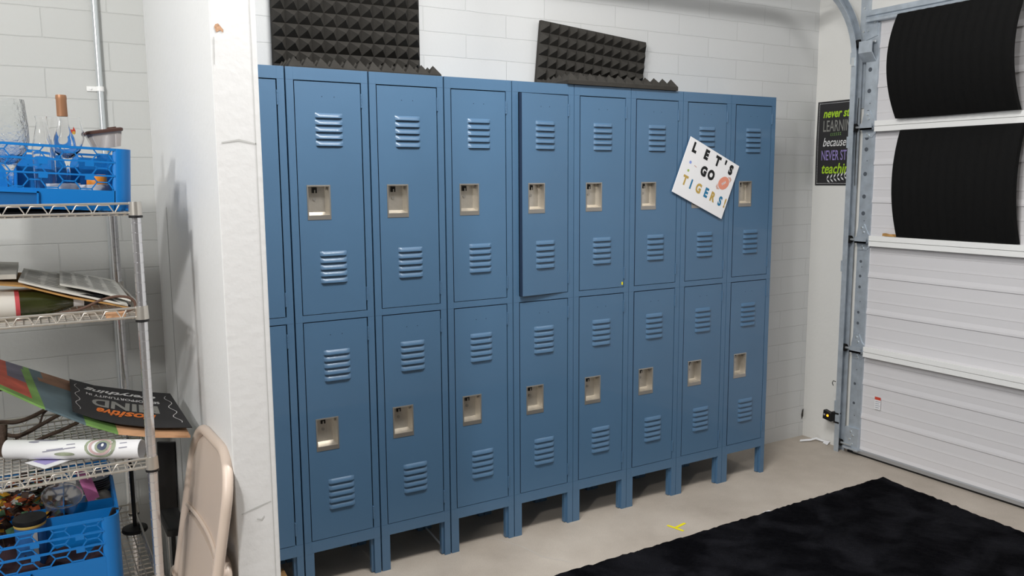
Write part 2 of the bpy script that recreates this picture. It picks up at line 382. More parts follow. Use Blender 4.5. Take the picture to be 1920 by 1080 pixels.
def handle_mesh():
    mb = MB(); hx0, hx1 = -0.2755+0.0620, -0.2755+0.1485; hz1 = DH-0.3620; hz0 = hz1-0.1245
    yf = -0.0022; b = 0.0050; bb = 0.0165; dp = 0.034
    ix0, ix1, iz1, iz0 = hx0+b, hx1-b, hz1-b, hz0+bb
    jx0, jx1, jz1, jz0 = ix0+0.004, ix1-0.006, iz1-0.003, iz0+0.010
    O = [(hx0, yf, hz0), (hx1, yf, hz0), (hx1, yf, hz1), (hx0, yf, hz1)]
    I = [(ix0, yf-.0004, iz0), (ix1, yf-.0004, iz0), (ix1, yf-.0004, iz1), (ix0, yf-.0004, iz1)]
    J = [(jx0, yf+dp, jz0), (jx1, yf+dp, jz0), (jx1, yf+dp, jz1), (jx0, yf+dp, jz1)]
    E = [(x, 0.0004, z) for x, _, z in O]
    for k in range(4):
        l = (k+1) % 4
        mb.quad(O[k], O[l], I[l], I[k], 1); mb.quad(I[k], I[l], J[l], J[k], 0); mb.quad(E[k], E[l], O[l], O[k], 1)
    mb.quad(*J, 0)
    # latch slot and pull
    cx = jx0+(jx1-jx0)*0.42
    mb.box(cx-0.009, cx+0.008, yf+dp-0.006, yf+dp-0.0005, jz1-0.021, jz1-0.001, 2)
    mb.box(cx-0.003, cx+0.001, yf+dp-0.010, yf+dp-0.006, jz1-0.021, jz1-0.010, 0)
    mb.tube([(cx-0.001, yf+dp-0.0005, jz1-0.043), (cx-0.001, yf+dp-0.003, jz1-0.043)], 0.006, 14, 1)
    mb.tube([(jx1+0.002, yf+dp*0.55, jz1-0.006), (jx1-0.001, yf+dp*0.55, jz1-0.006)], 0.006, 10, 1)
    return mb
def hinge_mesh(z0, z1):
    mb = MB(); x = 0.0005
    n = 5; h = (z1-z0)/n
    for k in range(n): mb.tube([(x, -0.0022, z0+k*h+.0004), (x, -0.0022, z0+(k+1)*h-.0004)], 0.0030, 10)
    mb.box(x-0.0028, x+0.0028, -0.001, 0.004, z0, z1)
    return mb
def frame_mesh(g):
    mb = MB(); g0 = g; y0, y1 = 0, 0.022
    mb.box(g0, 0.0290, y0, y1, 0.143, H); mb.box(0.2768, W-g0, y0, y1, 0.143, H)
    mb.box(0.0290, 0.2768, y0, y1, 1.8843, H); mb.box(0.0290, 0.2768, y0, y1, 1.0240, 1.0485); mb.box(0.0290, 0.2768, y0, y1, 0.1445, 0.1890)
    # faint weld lines where rails meet the uprights
    for z in (1.8843, 1.0240, 0.1890):
        mb.box(g0+.001, 0.029, -0.0002, 0.001, z-.0004, z+.0004, 1); mb.box(0.2768, W-g0-.001, -0.0002, 0.001, z-.0004, z+.0004, 1)
    return mb
def body_mesh(g):
    mb = MB(); a, b = g, W-g; y0, y1 = 0.022, 0.300
    for (x0, x1) in ((a, a+.002), (b-.002, b)): mb.box(x0, x1, y0, y1, 0.1445, H)
    mb.box(a, b, y1-.002, y1, 0.1445, H); mb.box(a, b, y0-.02, y1, H-.002, H-.0002)
    mb.box(a, b, y0, y1, 0.1445, 0.1465); mb.box(a, b, y0, y1, 1.034, 1.036)
    return mb
def leg_mesh(side, rear, g):
    mb = MB()
    if side < 0: f = (g, 0.0370); r2 = (g+.003, 0.0335)
    else: f = (0.2770, W-g); r2 = (0.2672, W-g-.003)
    if not rear:
        mb.box(f[0], f[1], 0.0005, 0.012, 0.0, 0.1443); mb.box(r2[0], r2[1], 0.012, 0.030, 0.003, 0.1443)
    else: mb.box(f[0], f[1], 0.272, 0.300, 0.0, 0.1443)
    return mb
dm = door_mesh(); hm = handle_mesh()
lk_labels = [
 'blue two-door locker mostly hidden behind the white partition end',
 'blue two-door locker right beside the partition, widest in full view',
 'blue two-door locker under the right end of the left foam sheet',
 'blue two-door locker under bare wall between the two foam sheets',
 'blue two-door locker with its upper door standing slightly ajar',
 'blue two-door locker with a yellow sticker at its upper door corner',
 'scuffed blue two-door locker just left of the tilted team sign',
 'blue two-door locker with the tilted team sign across its upper door',
 'blue two-door locker at the far right end of the row']
gaps = [0.0016, 0.0019, 0.0018, 0.0016, 0.0009, 0.0010, 0.0012, 0.0008, 0.0008]
proto = None
def make_locker(label, g):
    t = thing('metal_locker', label, 'locker', group='row of blue two-door lockers')
    body_mesh(g).build('body', M['blue'], t, smooth=0)
    frame_mesh(g).build('frame', [M['blue'], M['bluein']], t, smooth=0, bevel=0.0012)
    for side in (-1, 1):
        for rear in (0, 1): leg_mesh(side, rear, g).build('leg', M['blue'], t, smooth=0)
    for k, z in enumerate(DZ):
        d = dm.build('door', [M['blue'], M['slot'], M['bluein']], t, smooth=35, loc=(0.2755, 0, z))
        h = hm.build('recessed_handle', [M['steel'], M['steelflat'], M['blackmetal']], d, smooth=0); h['label'] = 'stainless recessed handle cup'
        for (a, b) in ((0.0360, 0.0868), (0.7440, 0.7950)): hinge_mesh(a, b).build('hinge', M['blue'], d)
    return t
def copy_tree(o, parent=None):
    c = o.copy(); C.objects.link(c)
    if parent: c.parent = parent
    for ch_ in list(o.children): copy_tree(ch_, c)
    return c
for i, lab in enumerate(lk_labels):
    if i in (0, 4): proto = lk = make_locker(lab, 0.0027 if i == 0 else 0.0013)
    else: lk = copy_tree(proto); lk['label'] = lab
    lk.location = (i*W, 0, 0)
    for c in lk.children:
        if c.name.startswith('door'): c.rotation_euler.z = 0.0
    if i == 4:
        up = [c for c in lk.children if c.name.startswith('door') and c.location.z > 0.9][0]
        up.rotation_euler.z = math.radians(5.2)
    if i >= 6:
        for c in lk.children:
            if c.name.startswith('door'): c.rotation_euler.z = math.radians([0.25, -0.1, 0.15][i-6])

st = MB(); st.box(1.787, 1.7945, -0.0016, -0.0008, 1.060, 1.073)
tag(st.build('yellow_sticker', M['yellow'], smooth=0), 'tiny yellow sticker at lower corner of a blue upper locker door', 'sticker')
ro = MB(); ro.tube([(0.928, 0.290, 0.005), (0.920, 0.19, 0.005), (0.910, 0.085, 0.005)], 0.004, 8)
wl = MB(); wl.box(0.16, 0.30, 0.03, 0.05, 0.0, 0.07)
tag(MB().prism([(0.115, 0.0), (0.270, 0.0), (0.236, 0.09), (0.228, 0.09)], 0.03, 0.05, 'y').build('wood_offcut', M['wood'], smooth=0), 'raw wood offcut standing under the locker beside the partition', 'wood offcut')
tag(ro.build('white_rod', M['paper']), 'thin pale rod lying on the floor under the lockers', 'rod')

# tilted team sign
O2 = Vector((2.1741, 0, 1.7259)); U2 = Vector((0.3152, 0, -0.1361)).normalized(); V2 = Vector((U2.z, 0, -U2.x))
def sgn(u, v, d=0.0): p = O2+U2*u+V2*v; return (p.x, -0.012-d, p.z)
sg = thing('team_sign', 'tilted white square card sign reading LET\'S GO TIGERS! hung on the locker doors', 'sign')
sc_ = MB(); w_, h_ = 0.3433, 0.274
def sgn3(u, v, y): p = O2+U2*u+V2*v; return (p.x, y, p.z)
cn = [(0, 0), (w_, 0), (w_, h_), (0, h_)]
sc_.add([sgn3(u, v, -0.012) for u, v in cn]+[sgn3(u, v, -0.0095) for u, v in cn], [(0,1,2,3),(7,6,5,4)]+[(k, (k+1) % 4, (k+1) % 4+4, k+4) for k in range(4)])
sc_.build('card', M['paper'], sg, smooth=0)
lt = MB(); tf = lambda x, y: sgn(x, -y, 0.0006)
for ch_, u, v in [('L', .0440, .0389), ('E', .1252, .0385), ('T', .2038, .0375), ("'", .2550, .0370), ('S', .2996, .0415), ('G', .1415, .1152), ('O', .1918, .1133)]:
    put_text(lt, tf, u, -v, ch_, 0.060, 0.0042, 0, 0.86, 'CENTER')
lt.build('black_lettering', M['ink'], sg, smooth=0)
l2, l3 = MB(), MB()
for k, (ch_, u, v) in enumerate([('T', .0505, .199), ('I', .0931, .2010), ('G', .1445, .2004), ('E', .1977, .2002), ('R', .2434, .2025), ('S', .2973, .2026), ('!', .3310, .2000)]):
    put_text(l2 if k in (0, 2, 4, 6) else l3, tf, u, -v, ch_, 0.060, 0.0030, 0, 0.80 if k != 6 else 0.7, 'CENTER')
l2.build('gold_lettering', M['gold'], sg, smooth=0); l3.build('blue_lettering', M['teal'], sg, smooth=0)
fb = MB()
ang = math.radians(47)
def fbp(a, b): return (0.2830+a*math.cos(ang)-b*math.sin(ang), -0.114+a*math.sin(ang)+b*math.cos(ang))
el = [(0.037*math.copysign(abs(math.cos(t))**0.95, math.cos(t)), 0.029*math.sin(t)) for t in [k*2*PI/28 for k in range(28)]]
fb.add([tf(*fbp(a, b)) for a, b in el], [tuple(range(28))], 0)
for s in (-1, 1):
    q = [(s*0.036, 0.016), (s*0.052, 0.007), (s*0.052, -0.007), (s*0.036, -0.016), (s*0.042, 0)]
    fb.add([tf(*fbp(a, b)) for a, b in q], [(0,1,2,3,4)], 1)
for k in range(4):
    a = -0.011+k*0.0075
    fb.add([sgn(fbp(x, y)[0], -fbp(x, y)[1], 0.0009) for x, y in ((a-.0014, -.0062), (a+.0016, -.0062), (a+.0016, .0062), (a-.0014, .0062))], [(0,1,2,3)], 2)
fb.add([sgn(fbp(x, y)[0], -fbp(x, y)[1], 0.0009) for x, y in ((-.015, -.0013), (.015, -.0013), (.015, .0013), (-.015, .0013))], [(0,1,2,3)], 2)
fo = fb.build('football_print', [M['peach'], M['peach2'], M['paper']], sg, smooth=0)
dt = MB()
for (u, v, r, mi) in ((.0469, .1086, .0075, 0), (.0504, .1479, .0062, 1)):
    dt.add([tf(u+r*math.cos(k*PI/6), -v+r*math.sin(k*PI/6)) for k in range(12)], [tuple(range(12))], mi)
dt.add([tf(.0836+x, -.1155+y) for x, y in ((-.009, .002), (-.007, .005), (.009, .002), (.008, -.001))], [(0,1,2,3)], 2)
dt.build('confetti_print', [M['dotblue'], M['dotgreen'], M['peach2']], sg, smooth=0)

# ------------------------------------------------------------------ acoustic foam sheets on top of the lockers
def foam_sheet(name, label, x0, y_front, tilt, lean, xshift):
    cell = 0.0503; ncol = 12; th = 0.016; tip = 0.036; depth_rows, up_rows = 6, 6; zb = H+0.0005
    rb = 0.030
    y_back = YW-0.012
    flat = (y_back-rb)-y_front; arc = rb*PI/2
    total = cell*(depth_rows+up_rows)
    def path(s):          # back surface point and outward normal (towards room / up)
        if s < flat: return (y_front+s, zb, 0.0, 1.0)
        if s < flat+arc:
            a = (s-flat)/rb; return (y_back-rb+rb*math.sin(a), zb+rb-rb*math.cos(a), -math.sin(a), math.cos(a))
        h = s-flat-arc
        return (y_back-lean*h, zb+rb+h, -1.0, 0.0)
    def P(u, s, h):
        y, z, ny, nz = path(s); k = max(0.0, s-flat)
        x = x0+u*cell+xshift*min(1, s/max(flat, .01))
        up = max(0, s-flat-arc)
        zz = z+nz*h; yy = y+ny*h
        if tilt:
            f_ = min(1, up/0.10); zz += -f_*tilt*(u*cell-0.10); x += tilt*up*1.1
        return (x, yy, zz)
    mb = MB(); nr = depth_rows+up_rows
    for i in range(nr):
        for j in range(ncol):
            s0, s1 = i*cell, (i+1)*cell; u0, u1 = j, j+1
            q = [P(u0, s0, th), P(u1, s0, th), P(u1, s1, th), P(u0, s1, th), P(u0+.5, (s0+s1)/2, th+tip)]
            mb.add(q, [(0,1,4), (1,2,4), (2,3,4), (3,0,4)])
    n2 = nr*3
    back = [[P(0, total*k/n2, 0), P(ncol, total*k/n2, 0)] for k in range(n2+1)]
    mb.grid(back)
    for u in (0, ncol): mb.grid([[P(u, total*k/n2, 0), P(u, total*k/n2, th)] for k in range(n2+1)])
    for s in (0, total): mb.grid([[P(u, s, 0), P(u, s, th)] for u in range(ncol+1)])
    return tag(mb.build(name, M['foam'], smooth=0), label, 'acoustic foam', group='pyramid foam sheets on the lockers')
foam_sheet('acoustic_foam', 'charcoal pyramid foam sheet bent up the wall above the left lockers', 0.345, 0.085, 0.0, 0.0, 0.0)
foam_sheet('acoustic_foam', 'tilted charcoal pyramid foam sheet bent up the wall above the middle lockers', 1.487, -0.012, 0.085, 0.01, 0.030)

# ------------------------------------------------------------------ garage door
gd = thing('door_1', 'white ribbed sectional garage door with horizontal struts and galvanized side stile', 'garage door', kind='structure')
DX = 3.398; YD0, YD1 = -0.021, -2.60
joints = [0.022, 0.596, 1.197, 1.797, 2.400]
for a, b in zip(joints, joints[1:]):
    n = 3; p = (b-a)/n; prof = []
    for k in range(n):          # from the bottom up; lips project towards the room (-x)
        z0 = a+k*p
        prof += [(DX-0.005, z0+0.001), (DX-0.0045, z0+0.012), (DX, z0+0.032)]
        for t in (0.36, 0.68):
            zz = z0+p*t
            prof += [(DX, zz-0.004), (DX-0.0012, zz-.001), (DX-0.0004, zz+0.006), (DX, zz+0.012)]
        prof += [(DX, z0+p-0.003), (DX+0.002, z0+p-0.0005)]
    prof += [(DX+0.04, b-0.0005), (DX+0.04, a+0.001)]
    MB().prism(prof, YD0, YD1, 'y').build('door_panel', M['door'], gd, smooth=0)
for z in (0.596, 1.197, 1.797):
    s = MB()
    pr = [(3.397, z-0.027), (3.350, z-0.027), (3.350, z-0.0014), (3.359, z-0.0012), (3.359, z+0.0012), (3.350, z+0.0014), (3.350, z+0.028), (3.358, z+0.028), (3.358, z+0.004), (3.397, z+0.004)]
    s.prism(pr, -0.118, -2.5, 'y').build('strut', M['strut'], gd, smooth=0)
s = MB(); z = 2.366
s.prism([(3.397, z-0.030), (3.352, z-0.030), (3.352, z-0.016), (3.362, z-0.012), (3.362, z-0.004), (3.350, z), (3.350, z+0.026), (3.358, z+0.028), (3.397, z+0.028)], -0.035, -2.5, 'y').build('top_strut', M['galv'], gd, smooth=0)
sl = MB(); sl.box(3.388, 3.399, -0.023, -0.095, 0.03, 2.33)
for z in [0.29, 0.40, 0.74, 0.80, 0.94, 1.0, 1.08, 1.34, 1.43, 1.55, 1.68, 1.74, 1.875, 1.985, 2.095]:
    r = 0.0115 if z > 1.2 else 0.008
    sl.add([(3.3875, -0.050+r*math.cos(k*PI/6), z+r*math.sin(k*PI/6)) for k in range(12)], [tuple(range(12))], 1)
for z in (1.92, 1.62, 1.30, 1.05, 0.86, 0.68, 0.48, 0.22):
    sl.add([(3.3875, -0.058+.003*math.cos(k*PI/4), z+.003*math.sin(k*PI/4)) for k in range(8)], [tuple(range(8))], 1)
sl.build('end_stile', [M['galv'], M['galvhole']], gd, smooth=0)
def roller(z, top=False):
    m_ = MB()
    if not top:
        m_.prism([(-0.030, z+0.085), (-0.062, z+0.085), (-0.085, z+0.040), (-0.105, z+0.02), (-0.105, z-0.03), (-0.082, z-0.055), (-0.030, z-0.055), (-0.018, z-0.01), (-0.018, z+0.03)], 3.3835, 3.3875, 'x', 0)
        m_.box(3.352, 3.3835, -0.030, -0.100, z-0.016, z-0.006); m_.box(3.352, 3.356, -0.030, -0.100, z-0.016, z+0.018)
        for (dy, dz) in ((-.05, .066), (-.06, .042), (-.055, -.034), (-.062, -.045)):
            m_.tube([(3.3835, dy, z+dz), (3.378, dy, z+dz)], 0.006, 6, 1)
    else:
        m_.prism([(-0.010, z+0.01), (-0.085, z+0.03), (-0.085, z+0.13), (-0.05, z+0.15), (-0.010, z+0.15)], 3.3835, 3.3875, 'x', 0)
        m_.prism([(3.387, z-0.10), (3.345, z-0.055), (3.345, z+0.005), (3.352, z+0.005), (3.352, z-0.05), (3.387, z-0.093)], -0.005, -0.082, 'y', 0)
        for (dy, dz) in ((-.03, .06), (-.07, .10), (-.05, .12)): m_.tube([(3.3835, dy, z+dz), (3.378, dy, z+dz)], 0.006, 6, 1)
    h = m_.build('roller_hinge', [M['galv'], M['galvlight']], gd, smooth=40)
    w = MB(); w.tube([(3.370, -0.085, z), (3.370, 0.012, z)], 0.0065, 10, 0); w.tube([(3.370, 0.006, z), (3.370, 0.024, z)], 0.021, 18, 1)
    w.build('roller', [M['galvlight'], M['rubber']], h)
for z in (0.596, 1.197, 1.797): roller(z)
roller(2.235, True)
bb_ = MB(); bb_.box(3.372, 3.388, -0.012, -0.098, 0.028, 0.150)
for (dy, dz) in ((-.05, .13), (-.065, .11), (-.045, .085), (-.06, .06)): bb_.tube([(3.372, dy, dz), (3.367, dy, dz)], 0.006, 6, 1)
bb_.box(3.360, 3.388, -0.010, -0.105, 0.028, 0.040)
hb = bb_.build('bottom_bracket', [M['galv'], M['galvlight']], gd, smooth=40)
w = MB(); w.tube([(3.366, -0.06, 0.052), (3.366, 0.010, 0.052)], 0.0065, 10, 0); w.tube([(3.366, 0.004, 0.052), (3.366, 0.022, 0.052)], 0.019, 18, 1)
w.build('roller', [M['galvlight'], M['rubber']], hb)
MB().prism([(3.440, 0.012), (3.386, 0.012), (3.386, 0.030), (3.392, 0.036), (3.440, 0.036)], -0.06, -2.58, 'y').build('bottom_rail', M['alum'], gd, smooth=0)
MB().prism([(3.435, 0.0), (3.394, 0.0), (3.390, 0.006), (3.391, 0.0125), (3.435, 0.0125)], -0.02, -2.58, 'y').build('bottom_seal', M['rubber'], gd, smooth=0)
wl = MB(); wl.box(3.3885, 3.3894, -0.178, -0.214, 0.287, 0.356)
wl.add([(3.3882, -0.178, .340), (3.3882, -0.214, .340), (3.3882, -0.214, .356), (3.3882, -0.178, .356)], [(0,1,2,3)], 1)
for k in range(4):
    z = .329-k*.011; wl.add([(3.3882, -0.182, z), (3.3882, -0.210+.004*(k % 2), z), (3.3882, -0.210+.004*(k % 2), z+.003), (3.3882, -0.182, z+.003)], [(0,1,2,3)], 2)
tag(wl.build('warning_label', [M['paper'], M['red'], M['artgrey']], smooth=0), 'small white warning label with red header stuck on the garage door', 'label')

# track
tk = thing('garage_door_track', 'galvanized steel track curving up beside the garage door', 'garage door track')
def track_path():
    pts = [(3.370, 0.0), (3.370, 2.14)]; R = 0.38
    for k in range(1, 13):
        a = k*PI/24; pts.append((3.370-R+R*math.cos(a), 2.14+R*math.sin(a)))
    pts.append((1.3, 2.52)); return pts
tp = track_path()
prof = [(-0.027, 0.004), (-0.027, 0.034), (0.027, 0.034), (0.027, 0.004), (0.023, 0.004), (0.023, 0.0315), (-0.0245, 0.0315), (-0.0245, 0.004)]
rings = []
for i, (x, z) in enumerate(tp):
    a = Vector((tp[min(i+1, len(tp)-1)][0]-tp[max(i-1, 0)][0], tp[min(i+1, len(tp)-1)][1]-tp[max(i-1, 0)][1])).normalized()
    nx, nz = a.y, -a.x           # outward normal (towards +x for the vertical run)
    rings.append([(x+nx*p, q, z+nz*p) for p, q in prof]+[(x+nx*prof[0][0], prof[0][1], z+nz*prof[0][0])])
MB().grid(rings).build('track', M['galv'], tk, smooth=25)
br = MB()
for z in (0.26, 1.05, 1.72, 2.16): br.box(3.340, 3.419, 0.034, 0.040, z-0.03, z+0.03); br.tube([(3.36, 0.034, z), (3.36, 0.026, z)], 0.007, 6, 1)
br.box(3.410, 3.419, -0.004, 0.040, 1.9, 3.0)
br.box(3.398, 3.419, -0.018, -0.010, 2.20, 3.0)
for z in (2.30, 2.42, 2.54): br.tube([(3.410, 0.016, z), (3.405, 0.016, z)], 0.006, 8, 1)
br.build('jamb_bracket', [M['galv'], M['galvlight']], tk, smooth=40)
MB().box(3.335, 3.345, 0.012, 0.030, 2.118, 2.162).build('splice_plate', M['galvlight'], tk, smooth=0)
hkk = MB(); hkk.tube([(3.335, 0.034, 0.40), (3.335, 0.050, 0.402), (3.335, 0.056, 0.388), (3.335, 0.048, 0.374)], 0.0022, 6)
hkk.build('cord_hook', M['rubber'], tk)
# safety sensor
sn = thing('safety_sensor', 'black door safety sensor with an amber light clamped low on the track', 'sensor')
b_ = MB(); b_.prism([(0.112, 0.170), (0.055, 0.162), (0.052, 0.208), (0.108, 0.222)], 3.335, 3.365, 'x'); b_.build('housing', M['blackplastic'], sn, smooth=0, bevel=0.003)
b_ = MB(); b_.box(3.338, 3.362, 0.0355, 0.056, 0.170, 0.222); b_.box(3.3385, 3.361, 0.010, 0.040, 0.214, 0.222); b_.box(3.3385, 3.342, 0.006, 0.040, 0.163, 0.171)
b_.build('clamp', M['blackplastic'], sn, smooth=0)
b_ = MB(); b_.tube([(3.335, 0.077, 0.194), (3.333, 0.077, 0.194)], 0.007, 12); b_.build('led_lens', M['amber'], sn)
b_ = MB(); b_.tube([(3.335, 0.099, 0.196), (3.3335, 0.099, 0.196)], 0.006, 12); b_.build('eye', M['plate'], sn)
# crumpled paper by the corner
pp = MB()
strip = [(3.30, 0.235, .004), (3.35, 0.20, .010), (3.385, 0.19, .016), (3.405, 0.165, .006), (3.412, 0.13, .008)]
pp.grid([[(x, y, z), (x+.018, y+.010, z+.006)] for x, y, z in strip]); pp.grid([[(3.395, .150, .003), (3.412, .150, .014)], [(3.385, .110, .003), (3.412, .112, .02)]])
pp.map(lambda v: Vector((min(v.x, 3.417), v.y, max(v.z, 0.0))))
tag(pp.build('torn_paper', M['paper'], smooth=0), 'torn strip of white paper on the floor by the wall corner', 'paper scrap')

# wedge foam sheets squeezed between the struts
def wedge_foam(label, z0, z1, xs, ya, yb, tuck):
    zs = [z0+(z1-z0)*k/24 for k in range(25)]
    def X(t):     # quadratic through three samples
        a, b, c = xs; return a*(1-t)*(1-2*t)+b*4*t*(1-t)+c*t*(2*t-1)
    n = 13; P = []; Bk = []
    for k, z in enumerate(zs):
        t = k/24; row = []; rb = []
        x = X(t)
        for j in range(n*4+1):
            ph = (j % 4)/4; h = 0.006*(1-abs(2*ph-1))
            y = ya+(yb-ya)*j/(n*4)
            row.append((x-h-0.006, y, z)); rb.append((x+0.022, y, z))
        P.append(row); Bk.append(rb)
    mb = MB(); mb.grid(P); mb.grid(Bk)
    for row, rb in ((P[0], Bk[0]), (P[-1], Bk[-1])): mb.grid([row, rb])
    mb.grid([[p[0], q[0]] for p, q in zip(P, Bk)]); mb.grid([[p[-1], q[-1]] for p, q in zip(P, Bk)])
    return tag(mb.build('acoustic_foam', M['wedge'], smooth=50), label, 'acoustic foam', group='black foam sheets on the garage door')
wedge_foam('black bowed wedge foam sheet wedged under the top strut of the garage door', 1.8265, 2.335, (3.325, 3.232, 3.300), -0.258, -0.860, True)
wedge_foam('black bowed wedge foam sheet between the second and third door struts', 1.2265, 1.7685, (3.368, 3.305, 3.352), -0.270, -0.872, True)
sp_ = MB(); sp_.prism([(-0.190, 1.2265), (-0.262, 1.2265), (-0.245, 1.238), (-0.215, 1.236), (-0.192, 1.241)], 3.36, 3.388, 'x')
tag(sp_.build('wood_splinter', M['cardboard'], smooth=0), 'tan splinter of cardboard on the strut beside lower black foam', 'cardboard scrap')

# poster
pst = thing('wall_poster', 'black chalkboard-style poster with coloured lettering on the wall behind the track', 'poster')
def pf(y, z, d=0.0):
    k = max(0, 0.06-(y-0.012))/0.06
    return (XR-0.002-d-0.030*k*k-0.004*math.sin((z-1.49)/0.466*PI), y, z)
g_ = MB(); ys = [0.298-(0.286)*k/16 for k in range(17)]; zs = [1.488+0.467*k/10 for k in range(11)]
g_.grid([[pf(y, z) for z in zs] for y in ys]); g_.build('print', M['slate'], pst, recalc=False)
T = {k: MB() for k in ('lime', 'greyink', 'whiteink', 'violet', 'leaf')}
fp = lambda x, y: pf(0.298-x, y, 0.0015)
put_text(T['lime'], fp, 0.040, 1.886, 'never stop', 0.066, 0.0016, 0.25, 0.78)
put_text(T['greyink'], fp, 0.042, 1.815, 'LEARNING', 0.088, 0.0005, 0.0, 0.52)
put_text(T['whiteink'], fp, 0.045, 1.727, 'because life', 0.068, 0.0004, 0.30, 0.70)
put_text(T['violet'], fp, 0.038, 1.653, 'NEVER STOPS', 0.078, 0.0006, 0.0, 0.50)
put_text(T['lime'], fp, 0.040, 1.580, 'teaching', 0.080, 0.0014, 0.25, 0.78)
def leafrow(mb, u0, v0, n, du, L, s, lean):
    for k in range(n):
        for sd in (-1, 1):
            x = u0+k*du; a = (0.9 if sd > 0 else -0.9)+lean
            d = (math.cos(a)*L, math.sin(a)*L); nn = (-math.sin(a)*s, math.cos(a)*s)
            q = [(x, v0+k*lean*du), (x+d[0]*.5+nn[0], v0+k*lean*du+d[1]*.5+nn[1]), (x+d[0], v0+k*lean*du+d[1]), (x+d[0]*.5-nn[0], v0+k*lean*du+d[1]*.5-nn[1])]
            mb.add([fp(*p) for p in q], [(0,1,2,3)])
leafrow(T['leaf'], 0.095, 1.770, 6, 0.0125, 0.012, 0.0022, 0.05)
leafrow(T['whiteink'], 0.080, 1.523, 6, 0.023, 0.030, 0.0045, 0.15)
bd = T['whiteink']
for k in range(56):
    z = 1.497+k*0.0081
    bd.add([fp(0.0115, z), fp(0.0145, z), fp(0.0145, z+.004), fp(0.0115, z+.004)], [(0,1,2,3)])
for k in range(32):
    x = 0.0145+k*0.0082
    for z in (1.9425, 1.498): bd.add([fp(x, z), fp(x+.004, z), fp(x+.004, z+.003), fp(x, z+.003)], [(0,1,2,3)])
for k, m_ in (('lime', 'lime'), ('greyink', 'greyink'), ('whiteink', 'whiteink'), ('violet', 'violet'), ('leaf', 'boardgreen')):
    T[k].build('lettering', M[m_], pst, smooth=0)

# ------------------------------------------------------------------ rug, tape
rc = [(0.30, -0.392), (3.182, -0.383), (2.985, -2.35), (0.30, -2.35)]
nx, ny = 150, 100; P = []
for j in range(ny+1):
    row = []
    for i in range(nx+1):
        u, v = i/nx, j/ny
        x = (rc[0][0]*(1-u)+rc[1][0]*u)*(1-v)+(rc[3][0]*(1-u)+rc[2][0]*u)*v
        y = (rc[0][1]*(1-u)+rc[1][1]*u)*(1-v)+(rc[3][1]*(1-u)+rc[2][1]*u)*v
        edge = i in (0, nx) or j in (0, ny)
        x += random.uniform(-.004, .004); y += random.uniform(-.004, .004)
        z = 0.001 if edge else 0.017+random.uniform(-.003, .003)
        row.append((x, y, z))
    P.append(row)
tag(MB().grid(P).build('shag_rug', M['rug'], smooth=60), 'large black plush rug on the concrete in front of the garage door', 'rug')
tpm = MB()
def strip(a, b, w):
    a, b = Vector(a), Vector(b); d = (b-a).normalized(); n = Vector((-d.y, d.x, 0))*w/2
    tpm.quad(a-n, a+n, b+n, b-n)
strip((1.862, -.252, .0009), (1.883, -.335, .0009), .014); strip((1.880, -.290, .0012), (1.945, -.276, .0012), .014)
tag(tpm.build('floor_tape', M['yellow'], smooth=0), 'yellow tape mark on the floor between lockers and rug', 'tape mark')
wp = MB(); wp.box(2.33, 2.37, -.386, -.377, .001, .004)
tag(wp.build('paper_scrap', M['paper'], smooth=0), 'thin white scrap at the far edge of the black rug', 'paper scrap')

# ------------------------------------------------------------------ conduit
cn_ = thing('electrical_conduit', 'thin pale grey conduit running up the block wall behind the rack', 'pipe')
MB().tube([(-0.249, YW-0.011, 0.0), (-0.249, YW-0.011, 3.29)], 0.0102, 14).build('pipe', M['galvlight'], cn_)
for z in (1.852, 2.7):
    k_ = MB(); k_.tube([(-0.249, YW-0.011, z-.008), (-0.249, YW-0.011, z+.008)], 0.0125, 14); k_.box(-0.290, -0.249, YW-0.004, YW-0.001, z-.008, z+.008); k_.tube([(-0.278, YW-0.004, z), (-0.278, YW-0.007, z)], 0.004, 8)
    k_.build('strap', M['strut'], cn_)

# ------------------------------------------------------------------ wire rack
rk = thing('wire_shelving_rack', 'chrome wire shelving rack with four loaded shelves left of the partition', 'shelving rack')
XA, XB, YA, YB = -1.10, -0.264, -0.633, -0.030
def post(x, y):
    prof = [(0.0, 0.0), (0.0122, 0.0)]; z = 0.02
    while z < 1.475:
        prof += [(0.0122, z-.0016), (0.0112, z-.0008), (0.0112, z+.0008), (0.0122, z+.0016)]; z += 0.0252
    prof += [(0.0122, 1.478), (0.010, 1.485), (0.0, 1.486)]
    return MB().lathe(prof, (x, y, 0), 16)
shelf_z = (1.457, 1.191, 0.792, 0.455)
for x, y in ((XB, YA), (XB, YB), (XA, YA), (XA, YB)):
    p = post(x, y).build('post', M['chrome'], rk, smooth=30)
    for z in shelf_z: MB().lathe([(0.0125, z-.0125), (0.0168, z-.0125), (0.0168, z-.0068), (0.0125, z-.0068)], (x, y, 0), 16).build('retaining_ring', M['blackplastic'], p)
